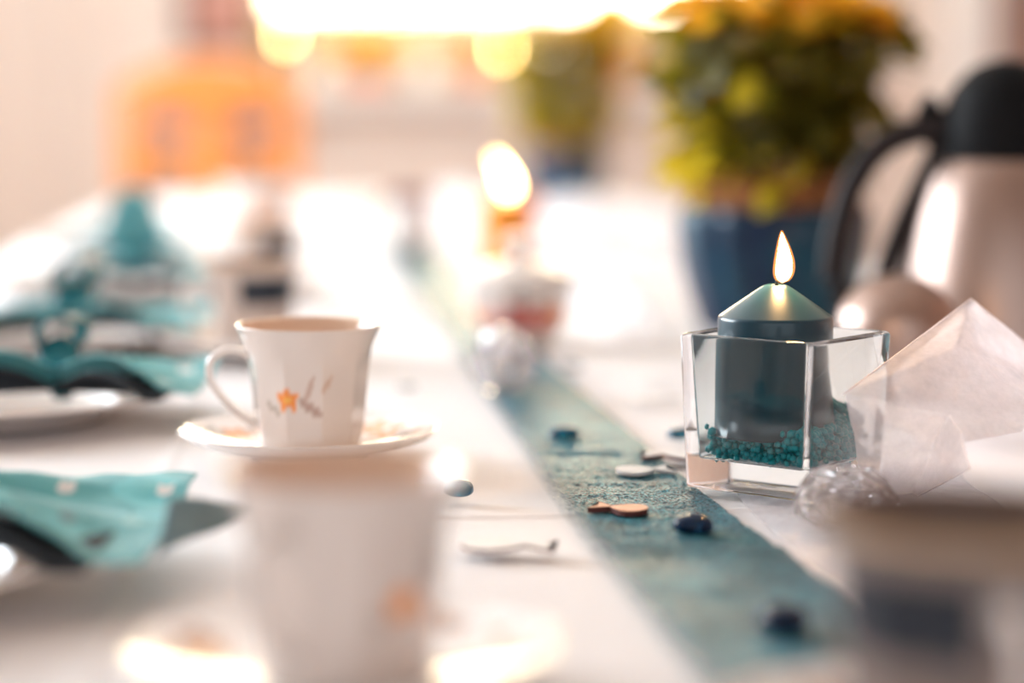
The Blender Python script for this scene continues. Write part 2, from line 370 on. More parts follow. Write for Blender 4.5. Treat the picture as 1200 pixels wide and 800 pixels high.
# runner, from edge points in the photograph laid on the table
RUN = [(140, 240), (330, 385, 462, 536), ]
def make_runner():
    # (left px, y), (right px, y) pairs
    L = [(415, 236), (428, 262), (447, 300), (478, 345), (522, 405), (575, 485), (650, 600), (695, 660), (760, 745), (850, 865), (960, 1010)]
    R = [(452, 236), (478, 262), (520, 300), (566, 345), (618, 405), (708, 485), (846, 600), (930, 660), (1030, 745), (1160, 865), (1310, 1010)]
    def dense(ps):
        ps = [tab(*p) for p in ps]; out = []; sp = spline(ps, 200)
        for k in range(len(ps) - 1):
            step = 1 if 3 <= k <= 6 else 5
            out += sp[k * 200:(k + 1) * 200:step]
        return out + [sp[-1]]
    lp = dense(L); rp = dense(R); vs = []; fs = []; al = []; n = 101
    for i, (a, b) in enumerate(zip(lp, rp)):
        for j in range(n):
            t = j / (n - 1); p = a.lerp(b, t)
            u = p.x * .8 + p.y * .6; v = -p.x * .6 + p.y * .8
            z = .0012 + .0007 * noise.noise(Vector((p.x * 60, p.y * 60, 0))) + .0006 * noise.noise(Vector((p.x * 15, p.y * 70, 9)))
            z += .0009 * (.5 - abs(noise.noise(Vector((u * 190, v * 420, 3))))) + .0005 * (.5 - abs(noise.noise(Vector((u * 520, v * 300, 7)))))
            if p.y < .9: z += .0007 * math.sin(p.y * 90 + p.x * 20)
            if abs(p.y - 1.155) < .02 : z += .0012 * math.exp(-((p.y - 1.155) / .006) ** 2)
            vs.append((p.x, p.y, TZ + max(z, .0004) + .0012))
            e = min(1, t * (b - a).length / .014) ** .8 * min(1, (1 - t) * (b - a).length / .002 + .3)
            e *= 1 - .35 * (1 - min(1, t / .35)) * 1
            al.append(max(.02, e))
    for i in range(len(lp) - 1):
        for j in range(n - 1): fs.append((i * n + j, i * n + j + 1, (i + 1) * n + j + 1, (i + 1) * n + j))
    me = mesh('table_runner', vs, fs); at_ = me.attributes.new('edge', 'FLOAT', 'POINT')
    for i, v in enumerate(al): at_.data[i].value = v
    tag(link('table_runner', me, M['runner']), 'narrow shimmering teal crinkled fabric runner along the middle of the table', 'table runner')
make_runner()

# ------------------------------------------------------------------ cups and saucers
NF = 10
WHITE = (.88, .84, .82)
CREAM = (.80, .71, .66)
def dang(a, b): return (a - b + PI) % (2 * PI) - PI
def flower(u, v, sc, seed=0):
    """u, v in metres around the flower; returns colour or None"""
    u /= sc; v /= sc; r = math.hypot(u, v); th = math.atan2(v, u)
    if r < .0042 * (1 + .25 * math.cos(5 * th + seed)): return (.93, .30, .05) if r > .0015 else (.95, .5, .08)
    for (cx, cy, an, ln, wd, c) in ((.0095, -.0035, -.6, .006, .0018, (.5, .34, .28)), (.009, .004, 1.2, .006, .0011, (.62, .45, .38)),
                                   (.0165, .006, 1.0, .004, .001, (.7, .52, .42)), (-.007, -.004, 2.6, .004, .0012, (.5, .42, .36))):
        x = (u - cx) * math.cos(an) + (v - cy) * math.sin(an); y = -(u - cx) * math.sin(an) + (v - cy) * math.cos(an)
        if (x / ln) ** 2 + (y / wd) ** 2 < 1: return c
    return None
CUP_OUT = smooth_prof([(.0005, .003), (.022, .003), (.027, 0), (.0295, .001), (.0305, .006), (.0318, .014), (.0333, .030), (.0348, .046), (.0370, .058), (.0408, .068), (.0436, .0738)], 6)
CUP_IN = smooth_prof([(.0428, .0745), (.0412, .0735), (.0385, .067), (.0343, .057), (.0322, .045), (.0306, .030), (.0285, .014), (.022, .0075), (.0005, .007)], 5)
def cup_mesh(flowers, band, base):
    nout = len(CUP_OUT)
    def fn(a, i, r, z):
        q = a % (2 * PI / NF); oc = math.cos(PI / NF) / math.cos(q - PI / NF)
        wgt = max(0, min(1, (z - .004) / .006)) * max(0, min(1, (.060 - z) / .010))
        if i >= nout: wgt *= .3
        return r * (1 + (oc * 1.02 - 1) * wgt), z
    def paint(a, i, r, z):
        if i >= nout: return (.74, .53, .40) if not band else tuple(x * y for x, y in zip(base, (.62, .50, .42)))  # tanner, darker inside: backlit shade put into the colour
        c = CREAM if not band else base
        if band:
            for (a0, a1) in band:
                if abs(dang(a, (a0 + a1) / 2)) < (a1 - a0) / 2 and .0400 < z < .0625: c = (.006, .014, .028)
            if z > .0715: c = (.62, .42, .25)
        if r > .02:
            for (fa, fz, sc) in flowers:
                f = flower(dang(a, fa) * r, z - fz, sc, fa)
                if f: c = f
        return c
    return lathe_mesh('cup_body', CUP_OUT + CUP_IN, 240, fn, paint)
hs = spline([(.0335, 0, .0530), (.040, 0, .0572), (.050, 0, .0580), (.0585, 0, .0525), (.0600, 0, .0430), (.0550, 0, .0330), (.0450, 0, .0230), (.0375, 0, .0170), (.0322, 0, .0135)], 6)
HANDLE = tube_mesh('cup_handle', hs, [.0042 - .0012 * math.sin(PI * i / (len(hs) - 1)) for i in range(len(hs))], 12, .75)
R_ = math.radians
def cup(label, x, y, hang, flowers=(), band=None, coffee=None, base=(.62, .51, .45), group='porcelain coffee cups', z=.0085, name='coffee_cup', sc=.92):
    t = thing(name, label, 'cup', (x, y, TZ + z), 0, group)
    t.scale = (sc, sc, sc)
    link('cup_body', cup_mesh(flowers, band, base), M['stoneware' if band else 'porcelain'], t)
    link('handle', HANDLE, M['porcelain_plain'], t, (0, 0, 0), (0, 0, hang))
    if coffee:
        link('coffee', lathe_mesh('coffee', [(.0005, coffee), (.02, coffee), (.0322 + (coffee - .045) * .18, coffee - .0005)], 48), M['coffee'], t)
    return t
SAUCER_TOP = smooth_prof([(.0005, .0075), (.026, .0075), (.031, .0085), (.040, .0100), (.055, .0130), (.068, .0170), (.0765, .0205)], 8)
SAUCER_BOT = smooth_prof([(.0775, .0198), (.070, .0140), (.055, .0090), (.040, .0050), (.034, .0006), (.030, .0006), (.028, .0040), (.0005, .0040)], 3)
def saucer_mesh(seed, k=1.0):
    rnd = random.Random(seed); nt_ = len(SAUCER_TOP)
    spots = [(rnd.uniform(0, 2 * PI), rnd.uniform(.050, .064), rnd.uniform(.004, .009), rnd.choice([(.72, .30, .12), (.45, .30, .24), (.80, .45, .25), (.30, .30, .32)])) for _ in range(34)]
    def fn(a, i, r, z):
        sc = 1 + .014 * max(0, (r - .05) / .027) * (abs(math.cos(a * 5)) * 2 - 1)
        return r * sc, z
    def paint(a, i, r, z):
        if i < nt_:
            for (sa, sr, ss, c) in spots:
                if math.hypot(dang(a, sa) * r, (r - sr)) < ss * (1 + .35 * math.cos(5 * math.atan2(r - sr, dang(a, sa) * r))): return c
        return WHITE
    return lathe_mesh('saucer', SAUCER_TOP + SAUCER_BOT, 200, fn, paint)
SM = {}
def saucer(label, x, y, rz=0, seed=1, sc=.92):
    if seed not in SM: SM[seed] = saucer_mesh(seed)
    o = link('saucer', SM[seed], M['porcelain'], None, (x, y, TZ + .001), (0, 0, rz)); o.scale = (sc,) * 3
    return tag(o, label, 'saucer', 'porcelain saucers under the cups')

def place(px, py_rim):                        # table point whose saucer rim (18 mm up) shows at this pixel
    p = tab(px, py_rim, TZ + .0175); return (p.x, p.y)
CS = .92
PL = [place(404, 757), place(363, 505), None, None, None]
def pd(px, d):
    q = at(px, 400, d); return (q.x, d)
PL[2] = pd(296, 1.62); PL[3] = pd(312, 2.17); PL[4] = pd(306, 2.74)
NR = tab(1130, 943)
saucer('white saucer with scalloped rim and floral ring under the nearest blurred cup', *PL[0], .3, 1)
cup('large blurred porcelain cup nearest the camera with one orange flower at its right', *PL[0], R_(-118), [(R_(-47), .031, 1.35)])
saucer('white saucer with brown floral ring under the sharp middle cup', *PL[1], .9, 2)
cup('white faceted porcelain cup with orange flower and handle at left, second in the row', *PL[1], R_(178), [(R_(-107), .033, 1.45), (R_(20), .033, 1.0)])
saucer('white saucer under the third cup with navy band', *PL[2], 1.6, 3)
cup('cream cup with broad navy band, third in the left row behind the flowered cup', *PL[2], R_(205), [], [(R_(-100), R_(-6)), (R_(-196), R_(-148)), (R_(20), R_(90))])
saucer('white saucer under the fourth cup, far left row', *PL[3], .2, 1)
cup('cream cup with navy band at its right, fourth in the left row', *PL[3], R_(190), [(R_(-140), .05, 1.2)], [(R_(-92), R_(-6)), (R_(30), R_(90))])
saucer('white saucer under the farthest cup of the left row', *PL[4], .5, 2, .95)
cup('farthest and largest blurred cup of the left row with flower print', *PL[4], R_(200), [(R_(-95), .04, 2.0), (R_(-40), .05, 1.8)], None, sc=1.25)
saucer('white saucer under the very near banded cup at the lower right corner', NR.x, NR.y, .5, 3, 1.0)
cup('very near blurred cup with navy band and shade painted into its brown body and inside at the lower right corner', NR.x, NR.y, R_(-88), [], [(R_(-176), R_(-99)), (R_(-74), R_(-10)), (R_(30), R_(90))], .048, (.23, .185, .17), sc=1.0)  # base colour darkened to carry the shade of this corner

# creamer far down the runner
def creamer():
    p = tab(480, 300)
    t = thing('cream_jug', 'small blurred white jug with dark pink rim far along the runner', 'jug', (p.x, p.y, TZ + .003))
    pr = smooth_prof([(.0005, .001), (.02, 0), (.026, .003), (.034, .02), (.036, .035), (.031, .055), (.033, .075), (.036, .082), (.034, .082), (.030, .055), (.033, .035), (.03, .02), (.02, .006), (.0005, .005)], 4)
    link('jug_body', lathe_mesh('jug_body', pr, 64, None, lambda a, i, r, z: (.25, .10, .10) if z > .066 else WHITE), M['porcelain'], t)
    link('handle', tube_mesh('jug_handle', spline([(-.031, 0, .068), (-.045, 0, .072), (-.055, 0, .055), (-.05, 0, .035), (-.035, 0, .022)], 6), .004), M['porcelain_plain'], t)
creamer()

# sugar bowl with lid
def sugar_bowl():
    p = tab(607, 402)
    t = thing('sugar_bowl', 'lidded white porcelain sugar bowl with coral rose decoration on the runner', 'sugar bowl', (p.x, p.y, TZ + .004))
    t.scale = (1.08, 1.08, .87)
    rnd = random.Random(3)
    roses = [(R_(a), z, s, c) for a, z, s, c in ((-88, .024, .012, (.72, .16, .13)), (-118, .023, .012, (.80, .32, .27)), (-60, .022, .010, (.62, .12, .08)), (-40, .024, .011, (.80, .28, .05)),
             (-140, .022, .008, (.85, .5, .25)), (-100, .032, .006, (.78, .35, .30)), (-70, .036, .005, (.5, .3, .2)), (-22, .025, .01, (.7, .25, .05)), (-160, .026, .01, (.8, .4, .2)), (20, .024, .012, (.72, .16, .13)), (60, .024, .012, (.8, .3, .2)), (110, .024, .012, (.72, .16, .13)))]
    pr = smooth_prof([(.0005, .002), (.026, .001), (.029, 0), (.030, .004), (.034, .010), (.038, .024), (.0395, .040), (.043, .051), (.044, .054), (.041, .054), (.036, .040), (.034, .024), (.028, .008), (.0005, .007)], 7)
    def fn(a, i, r, z):
        return r * (1 + .018 * math.cos(NF * a) * max(0, min(1, z / .01))), z
    def paint(a, i, r, z):
        if i < 7 * 8:
            for (ra, rz_, s, c) in roses:
                d = math.hypot(dang(a, ra) * r, z - rz_)
                if d < s * (1 + .2 * math.cos(4 * a + 9 * z * 100)): return c if d > s * .35 else tuple(min(1, x * 1.25) for x in c)
        return CREAM
    link('bowl_body', lathe_mesh('bowl_body', pr, 180, fn, paint), M['porcelain'], t)
    lid = smooth_prof([(.0445, .0545), (.0455, .0560), (.044, .0585), (.038, .064), (.024, .071), (.0085, .0755), (.0055, .080), (.0058, .085), (.0100, .089), (.0125, .0935), (.0095, .0985), (.0005, .1000)], 6)
    link('lid', lathe_mesh('lid', lid, 96, lambda a, i, r, z: (r * (1 + .015 * math.cos(NF * a) * (1 if r > .03 else 0)), z)), M['porcelain_plain'], t)
    for s in (-1, 1):
        link('handle', tube_mesh('bowl_handle', spline([(s * .037, 0, .044), (s * .047, 0, .047), (s * .051, 0, .038), (s * .046, 0, .028), (s * .037, 0, .024)], 6), .003), M['porcelain_plain'], t, None, (0, 0, 1.35))
sugar_bowl()

# ------------------------------------------------------------------ plates
PLATE = lathe_mesh('dinner_plate', smooth_prof([(.0005, .004), (.075, .004), (.083, .006), (.092, .012), (.110, .0165), (.1265, .0195), (.1285, .0190), (.1270, .0170), (.105, .0105), (.088, .0045), (.080, 0), (.074, 0), (.072, .002), (.0005, .002)], 4), 128)
plates = []
for lab, px, py in (('nearest white dinner plate at the lower left edge under the printed napkin', -245, 690),
                    ('second white dinner plate at the left edge under a folded teal napkin', -22, 490),
                    ('third white dinner plate in the left row', 66, 408),
                    ('fourth white dinner plate in the left row, under the tall light teal napkin', 105, 345),
                    ('farthest white dinner plate in the left row', 138, 298)):
    p = tab(px, py)
    plates.append(tag(link('dinner_plate', PLATE, M['porcelain_plain'], None, (p.x, p.y, TZ + .001)), lab, 'plate', 'white dinner plates at the left side of the table'))
for lab, x, y in (('white dinner plate under the blurred cup side, right row out past the thermos', .52, 1.95),):
    pass

# ------------------------------------------------------------------ napkins
def owl(u, v):
    """a tiny owl print: body with two ear tips; True inside, unit size"""
    if (u / .8) ** 2 + ((v + .15) / .85) ** 2 < 1: return True
    if v > .35 and v < 1.15 and abs(u) < .72 and v < .55 + abs(u) * .8 and abs(u) > (v - .55) * .7: return True
    return False
def napkin(label, knot, L_, W_, h, prints, seed, ng=90, tail=False, rz=0, bowscale=1.0, tall=False, arch=.018, waist=.22):
    t = thing('folded_napkin', label, 'napkin', (knot.x, knot.y, TZ), rz, 'teal napkins tied with ribbon on the plates')
    rnd = random.Random(seed); ph = rnd.uniform(0, 6)
    def surf(u, v, lower=0.0):
        au = abs(u); g = waist + (1 - waist) * min(1, au * 1.7) ** .7
        x = u * L_; y = v * W_ / 2 * g * (1 + .05 * lower)
        pl = math.cos(2.4 * PI * v + .6) * .006 * (1 - .8 * au) + .0025 * math.sin(u * 5 + v * 2 + ph) + .0012 * noise.noise(Vector((u * 5, v * 5, seed)))
        z = .024 + h * (1 - au) ** 1.3 * .45 + pl + arch * math.exp(-((v + 1) / .5) ** 2) * (math.sin(min(1, au * 1.3) * PI) * .6)
        z += .003 * math.sin(u * 3 + ph) * au + .006 * au * v
        z -= lower * (.0065 + .004 * (1 - v) * .5)
        return Vector((x, y - lower * .008, max(z, .0215)))
    vs = []; fs = []; cols = []; nu, nv = ng * 2, ng
    for i in range(nu + 1):
        u = -1 + 2 * i / nu
        for j in range(nv + 1):
            v = -1 + 2 * j / nv; p = surf(u, v); vs.append(p)
            k = .5 + .5 * noise.noise(Vector((u * 5, v * 14, seed)))
            c = tuple(a + (b - a) * k for a, b in zip((.05, .34, .38), (.20, .55, .56)))
            if noise.noise(Vector((u * 3, v * 4, seed + 9))) > .22: c = tuple(x * 1.3 for x in c)
            for (pu, pv, ps, pc) in prints:
                du = (u - pu) * L_ / ps; dv = (v - pv) * W_ / 2 / ps
                if owl(du, dv): c = pc
            cols.append(c)
    for i in range(nu):
        for j in range(nv): fs.append((i * (nv + 1) + j, (i + 1) * (nv + 1) + j, (i + 1) * (nv + 1) + j + 1, i * (nv + 1) + j + 1))
    me = mesh('napkin_top', vs, fs); ca = me.color_attributes.new('paint', 'FLOAT_COLOR', 'POINT')
    for i, c in enumerate(cols): ca.data[i].color = (*c, 1)
    solid(link('napkin_top', me, M['napkin'], t), .0012)
    vs = []; fs = []; nu, nv = 60, 30
    for i in range(nu + 1):
        for j in range(nv + 1): vs.append(surf((-1 + 2 * i / nu) * .8, -1 + 2 * j / nv, 1.0))
    for i in range(nu):
        for j in range(nv): fs.append((i * (nv + 1) + j, (i + 1) * (nv + 1) + j, (i + 1) * (nv + 1) + j + 1, i * (nv + 1) + j + 1))
    solid(link('napkin_lining', mesh('napkin_lining', vs, fs), M['napkin_dark'], t), .003)
    # ribbon round the waist and a standing bow
    zt = .024 + h * .45
    ring = [(0, math.cos(a) * W_ * .085, zt - .004 + math.sin(a) * .012) for a in [2 * PI * k / 24 for k in range(25)]]
    link('ribbon_band', tube_mesh('ribbon_band', ring, .006, 10, .28, False), M['satin'], t)
    k = bowscale
    if tall:
        vv = []; ff = []; cc = []; nf, nr = 72, 10
        for i in range(nf + 1):
            a = PI * .10 + PI * .80 * i / nf
            for j in range(nr + 1):
                q = j / nr; rr = tall * q
                vv.append((math.cos(a) * rr * .42, .012 * q * (1 if (i // 4) % 2 else -1), zt + math.sin(a) * rr)); cc.append((.22, .55, .58) if (i // 8) % 3 else (.10, .42, .48))
        for i in range(nf):
            for j in range(nr): ff.append((i * (nr + 1) + j, (i + 1) * (nr + 1) + j, (i + 1) * (nr + 1) + j + 1, i * (nr + 1) + j + 1))
        mf = mesh('napkin_fan', vv, ff); ca = mf.color_attributes.new('paint', 'FLOAT_COLOR', 'POINT')
        for i, c in enumerate(cc): ca.data[i].color = (*c, 1)
        solid(link('napkin_fan', mf, M['napkin'], t), .0015)
    def strip(name, pts, wd, m, tw=0):
        pts = spline(pts, 8); vv = []; ff = []
        for i, p in enumerate(pts):
            a = tw * i / len(pts); dr = Vector((math.sin(a), math.cos(a), 0)); ww = wd * (1 - .3 * math.cos(PI * i / (len(pts) - 1)) ** 2)
            for q in (-1, -.33, .33, 1): vv.append(p + dr * q * ww / 2 + Vector((0, 0, .001 * (q * q))))
        for i in range(len(pts) - 1):
            for q in range(3): ff.append((i * 4 + q, (i + 1) * 4 + q, (i + 1) * 4 + q + 1, i * 4 + q + 1))
        solid(link(name, mesh(name, vv, ff), m, t), .0007)
    strip('ribbon_loop', [(0, 0, zt), (-.010 * k, 0, zt + .012 * k), (-.012 * k, 0, zt + .028 * k), (.002 * k, -.003, zt + .036 * k), (.014 * k, 0, zt + .030 * k), (.010 * k, 0, zt + .018 * k), (-.004, 0, zt + .010 * k)], .025 * k, M['satin'], .5)
    strip('ribbon_loop', [(0, 0, zt), (.012 * k, .003, zt + .006 * k), (.022 * k, .004, zt + .004), (.026 * k, .002, zt - .004), (.012 * k, 0, zt + .001), (0, 0, zt + .002)], .016 * k, M['satin'], -.3)
    link('knot', mesh('knot', *knot_mesh(.014 * k, .014 * k, .016 * k)), M['satin'], t, (0, 0, zt + .008 * k))
    if tail:
        vv = []; ff = []; P_ = tail
        for i in range(25):
            s = i / 24; p = P_[0].lerp(P_[1], s); ww = P_[2] * (1 - s) ** .7 + .0015
            for q in (-1, -.33, .33, 1):
                vv.append(Vector((p.x, p.y + q * ww * .42, p.z + q * ww * .22 + .001 * q * q + .002 * math.sin(s * 5) * (1 - s))) - Vector(t.location))
        for i in range(24):
            for q in range(3): ff.append((i * 4 + q, (i + 1) * 4 + q, (i + 1) * 4 + q + 1, i * 4 + q + 1))
        solid(link('ribbon_tail', mesh('ribbon_tail', vv, ff), M['satin_tail'], t), .0006)['label'] = 'grey teal pointed ribbon tail reaching over the plate rim'
    return t
def knot_mesh(rx, ry, rz_):
    vs = []; fs = []; n, m = 16, 10
    for i in range(m + 1):
        ph = PI * i / m
        for k in range(n):
            a = 2 * PI * k / n; b = 1 + .12 * math.cos(3 * a + 2 * ph)
            vs.append((rx * b * math.sin(ph) * math.cos(a), ry * b * math.sin(ph) * math.sin(a), rz_ * math.cos(ph)))
    for i in range(m):
        for k in range(n): fs.append((i * n + k, i * n + (k + 1) % n, (i + 1) * n + (k + 1) % n, (i + 1) * n + k))
    return vs, fs
WP = (.80, .78, .76); GP = (.16, .24, .28); LP = (.35, .62, .60)
kA = at(-75, 640, .855)
napkin('teal napkin with white owl prints lying nearest at the left edge', kA, .098, .145, .02,
       [(.90, .62, .0048, WP), (.47, .60, .0048, WP), (.40, -.62, .0050, WP), (.84, -.05, .0045, LP), (.60, -.25, .0042, GP), (.52, .1, .004, LP), (.95, -.45, .004, LP), (.36, .0, .0045, GP)], 1, 150,
       waist=.55, tail=(tab(190, 622, TZ + .028), tab(290, 600, TZ + .024), .036))
kB = at(72, 400, 1.31)
napkin('teal napkin with dark navy lining and looped ribbon bow on the second plate', kB, .092, .12, .010, [(.8, .5, .006, WP), (.5, -.4, .006, WP), (-.6, .4, .006, WP), (.75, -.5, .006, WP)], 2, 90, arch=.03)
kC = at(90, 400, 1.70)
napkin('teal napkin with upright dark ribbon bow on the third plate', kC, .105, .12, .006, [(.7, .3, .006, WP)], 3, 60, bowscale=1.3)
kD = at(160, 400, 2.20)
napkin('light teal napkin with tall bow on the fourth plate', kD, .09, .13, .012, [(.7, 0, .012, WP), (.4, .4, .01, WP)], 4, 60, bowscale=.9, tall=.085)
kE = at(155, 400, 2.80)
napkin('pale teal napkin on the farthest plate of the left row', kE, .08, .12, .012, [(.5, 0, .01, WP)], 5, 40, bowscale=.7)

# ------------------------------------------------------------------ candle in the square glass
BA = R_(39); BH = .0785
near = tab(947, 590, TZ + .0035); lv = Vector((-math.cos(BA), math.sin(BA), 0)); rv = Vector((math.sin(BA), math.cos(BA), 0))
SB = .072; ST = .0775
BC = near + (lv + rv) * SB / 2; BC.z = TZ
def glass_box():
    z0 = TZ + .0035
    def sq(s, z): return [Vector((sx * s / 2, sy * s / 2, z)) for sx, sy in ((-1, -1), (1, -1), (1, 1), (-1, 1))]
    wl = .0048
    vs = sq(SB, 0) + sq(ST, BH) + sq(ST - 2 * wl, BH) + sq(SB - 2 * wl - .002, .0150)
    fs = [(3, 2, 1, 0)]
    for k in range(4):
        n = (k + 1) % 4
        fs += [(k, n, 4 + n, 4 + k), (4 + k, 4 + n, 8 + n, 8 + k), (8 + k, 8 + n, 12 + n, 12 + k)]
    fs.append((12, 13, 14, 15))
    bm = bmesh.new(); bv = [bm.verts.new(v) for v in vs]
    for f in fs: bm.faces.new([bv[i] for i in f])
    bmesh.ops.bevel(bm, geom=bm.edges[:], offset=.0020, segments=4, affect='EDGES', profile=.5, clamp_overlap=True)
    o = link('square_candle_glass', bm_mesh(bm, 'square_candle_glass'), M['glass'], None, (BC.x, BC.y, z0), (0, 0, math.atan2(rv.y, rv.x)))
    tag(o, 'clear square glass holder with thick base around the dark teal candle', 'candle holder')
    return z0
GZ = glass_box()
def candle(name, label, loc, r, zb, zs, zt, m, lean=0, fs_=1.0, lit=True):
    t = thing(name, label, 'candle', loc)
    pr = smooth_prof([(.0005, zb), (r * .97, zb), (r, zb + .001)], 3) + [(r, zb + .01), (r, zs - .012)] + smooth_prof([(r, zs - .003), (r * .985, zs - .0008), (r * .9, zs + .0012), (r * .5, zs + (zt - zs) * .62), (r * .2, zt), (r * .12, zt - .0008), (.0005, zt - .0015)], 5)
    link('wax_body', lathe_mesh('wax_body', pr, 96), m, t)
    if lit:
        link('wick', tube_mesh('wick', [(0, 0, zt - .003), (.0005, 0, zt + .002), (.0022, 0, zt + .0055)], .0009, 8), M['wick'], t)
        H = .0250 * fs_; R0 = .0044 * fs_; zb2 = zt + .0015
        fl = []
        for i in range(21):
            s = i / 20; fl.append((max(.00005, R0 * (math.sin(PI * s ** .62) ** .75) * (1 - .25 * s)), zb2 + H * s))
        def bend(a, i, r_, z_): return r_, z_
        me = lathe_mesh('flame', fl, 32)
        for v in me.vertices:
            s = (v.co.z - zb2) / H; v.co.x += .0032 + .0008 * math.sin(s * 4) + lean * s * s * H
        link('flame', me, M['flame'], t)
        me2 = lathe_mesh('flame_edge', [(r_ * 1.28 + .0003, zb2 - .0005 + (z_ - zb2) * 1.06) for r_, z_ in fl], 32)
        for v in me2.vertices:
            s = (v.co.z - zb2) / H; v.co.x += .0032 + .0008 * math.sin(s * 4) + lean * s * s * H
        link('flame_edge', me2, M['flame_edge'], t)
        l = bpy.data.lights.new('candle_light', 'POINT'); l.energy = .22 * fs_; l.color = (1, .55, .22); l.shadow_soft_size = .006
        lo = bpy.data.objects.new('candle_light', l); COL.objects.link(lo); lo.parent = t; lo.location = (.003, 0, zt + .016); l.energy = .5 if r == .0290 else .25
    return t
M['flame'] = emitter('flame_core', (1, .66, .26), 34)
m = bpy.data.materials.new('flame_edge'); m.use_nodes = True; nt = m.node_tree; nt.nodes.clear()
o_ = nt.nodes.new('ShaderNodeOutputMaterial'); e_ = nt.nodes.new('ShaderNodeEmission'); t_ = nt.nodes.new('ShaderNodeBsdfTransparent'); a_ = nt.nodes.new('ShaderNodeAddShader')
e_.inputs[0].default_value = (1, .30, .05, 1); e_.inputs[1].default_value = .55
nt.links.new(e_.outputs[0], a_.inputs[0]); nt.links.new(t_.outputs[0], a_.inputs[1]); nt.links.new(a_.outputs[0], o_.inputs[0]); M['flame_edge'] = m
CC = at(908, 430, BC.y); CC = Vector((CC.x, BC.y, TZ))
candle('pillar_candle', 'dark teal pillar candle burning inside the square glass', CC, .0290, .0300, .0905, .1055, M['wax'])
def grains():
    bm = bmesh.new(); bmesh.ops.create_icosphere(bm, subdivisions=1, radius=1); bm.verts.ensure_lookup_table()
    bvs = [v.co.copy() for v in bm.verts]; bfs = [tuple(v.index for v in f.verts) for f in bm.faces]; bm.free()
    rnd = random.Random(5); vs = []; fs = []; half = (SB - .0096 - .002) / 2 - .0027
    R = .0019; layer = 0; z = .0150 + R; ang = math.atan2(rv.y, rv.x)
    ca, sa = math.cos(ang), math.sin(ang)
    while z < .040:
        n = int(2 * half / (R * 1.75))
        for i in range(n + 1):
            for j in range(n + 1):
                hx = -half + 2 * half * i / n + rnd.uniform(-.5, .5) * R + (layer % 2) * R * .5; hy = -half + 2 * half * j / n + rnd.uniform(-.5, .5) * R
                grow = (z - .015) * .03
                if abs(hx) > half + grow or abs(hy) > half + grow: continue
                wx = BC.x + hx * ca - hy * sa; wy = BC.y + hx * sa + hy * ca
                dcan = math.hypot(wx - CC.x, wy - CC.y)
                if dcan < .0300 and z > .0275: continue
                top = .0312 + .004 * noise.noise(Vector((wx * 70, wy * 70, 0))) + .004 * max(0, (wx - BC.x) / .04) + (.002 if dcan > .038 else 0)
                if z > top: continue
                r = R * rnd.uniform(.85, 1.2); base = len(vs); zz = z + rnd.uniform(-.4, .4) * R
                sx, sy, sz = rnd.uniform(.8, 1.2), rnd.uniform(.8, 1.2), rnd.uniform(.8, 1.2)
                for c in bvs: vs.append((wx + c.x * r * sx, wy + c.y * r * sy, GZ + zz + c.z * r * sz))
                fs.extend(tuple(base + q for q in f) for f in bfs)
        z += R * 1.5; layer += 1
    o = link('decorative_granules', mesh('decorative_granules', vs, fs), M['grains'])
    tag(o, 'teal decorative granules heaped around the candle in the square glass', 'granules', None, 'stuff')
grains()

# amber and coral candles further along
p = tab(592, 330)
candle('pillar_candle', 'amber pillar candle with a tall flame behind the sugar bowl', (p.x, p.y, TZ + .002), .029, 0, .092, .096, M['wax_orange'], -.35, 1.7)
p = tab(606, 303)
candle('pillar_candle', 'coral pillar candle peeking out behind the amber one', (p.x, p.y, TZ + .002), .028, 0, .082, .088, M['wax_coral'], 0, 1, False)

# ------------------------------------------------------------------ glass nuggets, wooden fish, crystals
def nugget(label, px, py, rx, ry, h, m, rz=0):
    p = tab(px, py, TZ + .002); pr = []
    for i in range(13):
        a = -PI / 2 + PI * i / 12; zz = math.sin(a)
        pr.append((max(.0001, math.cos(a) ** .8 if i not in (0, 12) else .0001), (zz * .72 + .28 * (1 if zz > 0 else .6) * abs(zz) ** .5 * (1 if zz > 0 else -1)) * (.62 if zz > 0 else .38)))
    me = lathe_mesh('glass_nugget', pr, 40)
    for v in me.vertices:
        k = 1 + .06 * math.cos(3 * math.atan2(v.co.y, v.co.x) + px); v.co = Vector((v.co.x * rx * k, v.co.y * ry, (v.co.z + .38) * h))
    onrun = 0.0022
    tag(link('glass_nugget', me, m, None, (p.x, p.y, TZ + onrun), (0, 0, rz)), label, 'glass nugget', 'flat glass nuggets scattered on the table')
nugget('dark glossy glass nugget on the runner beside the brown wooden fish', 813, 626, .0092, .0085, .0095, M['nugget_dark'])
nugget('blurred navy glass nugget at the near end of the runner', 917, 742, .0098, .0090, .0105, M['nugget_dark'], .4)
nugget('bright blue glass nugget on the runner below the sugar bowl', 661, 515, .0088, .0078, .0080, M['nugget'])
nugget('teal glass nugget behind the rim of the nearest cup', 538, 583, .0075, .0070, .0090, M['nugget'])
nugget('blue glass nugget at the left wall of the candle glass', 796, 516, .0075, .0070, .0075, M['nugget'])
nugget('small teal glass nugget on the white cloth right of the sharp cup', 477, 456, .0063, .0055, .0035, M['nugget'])
nugget('teal glass nugget beside the foot of the sugar bowl', 670, 434, .0078, .0065, .0055, M['nugget'])

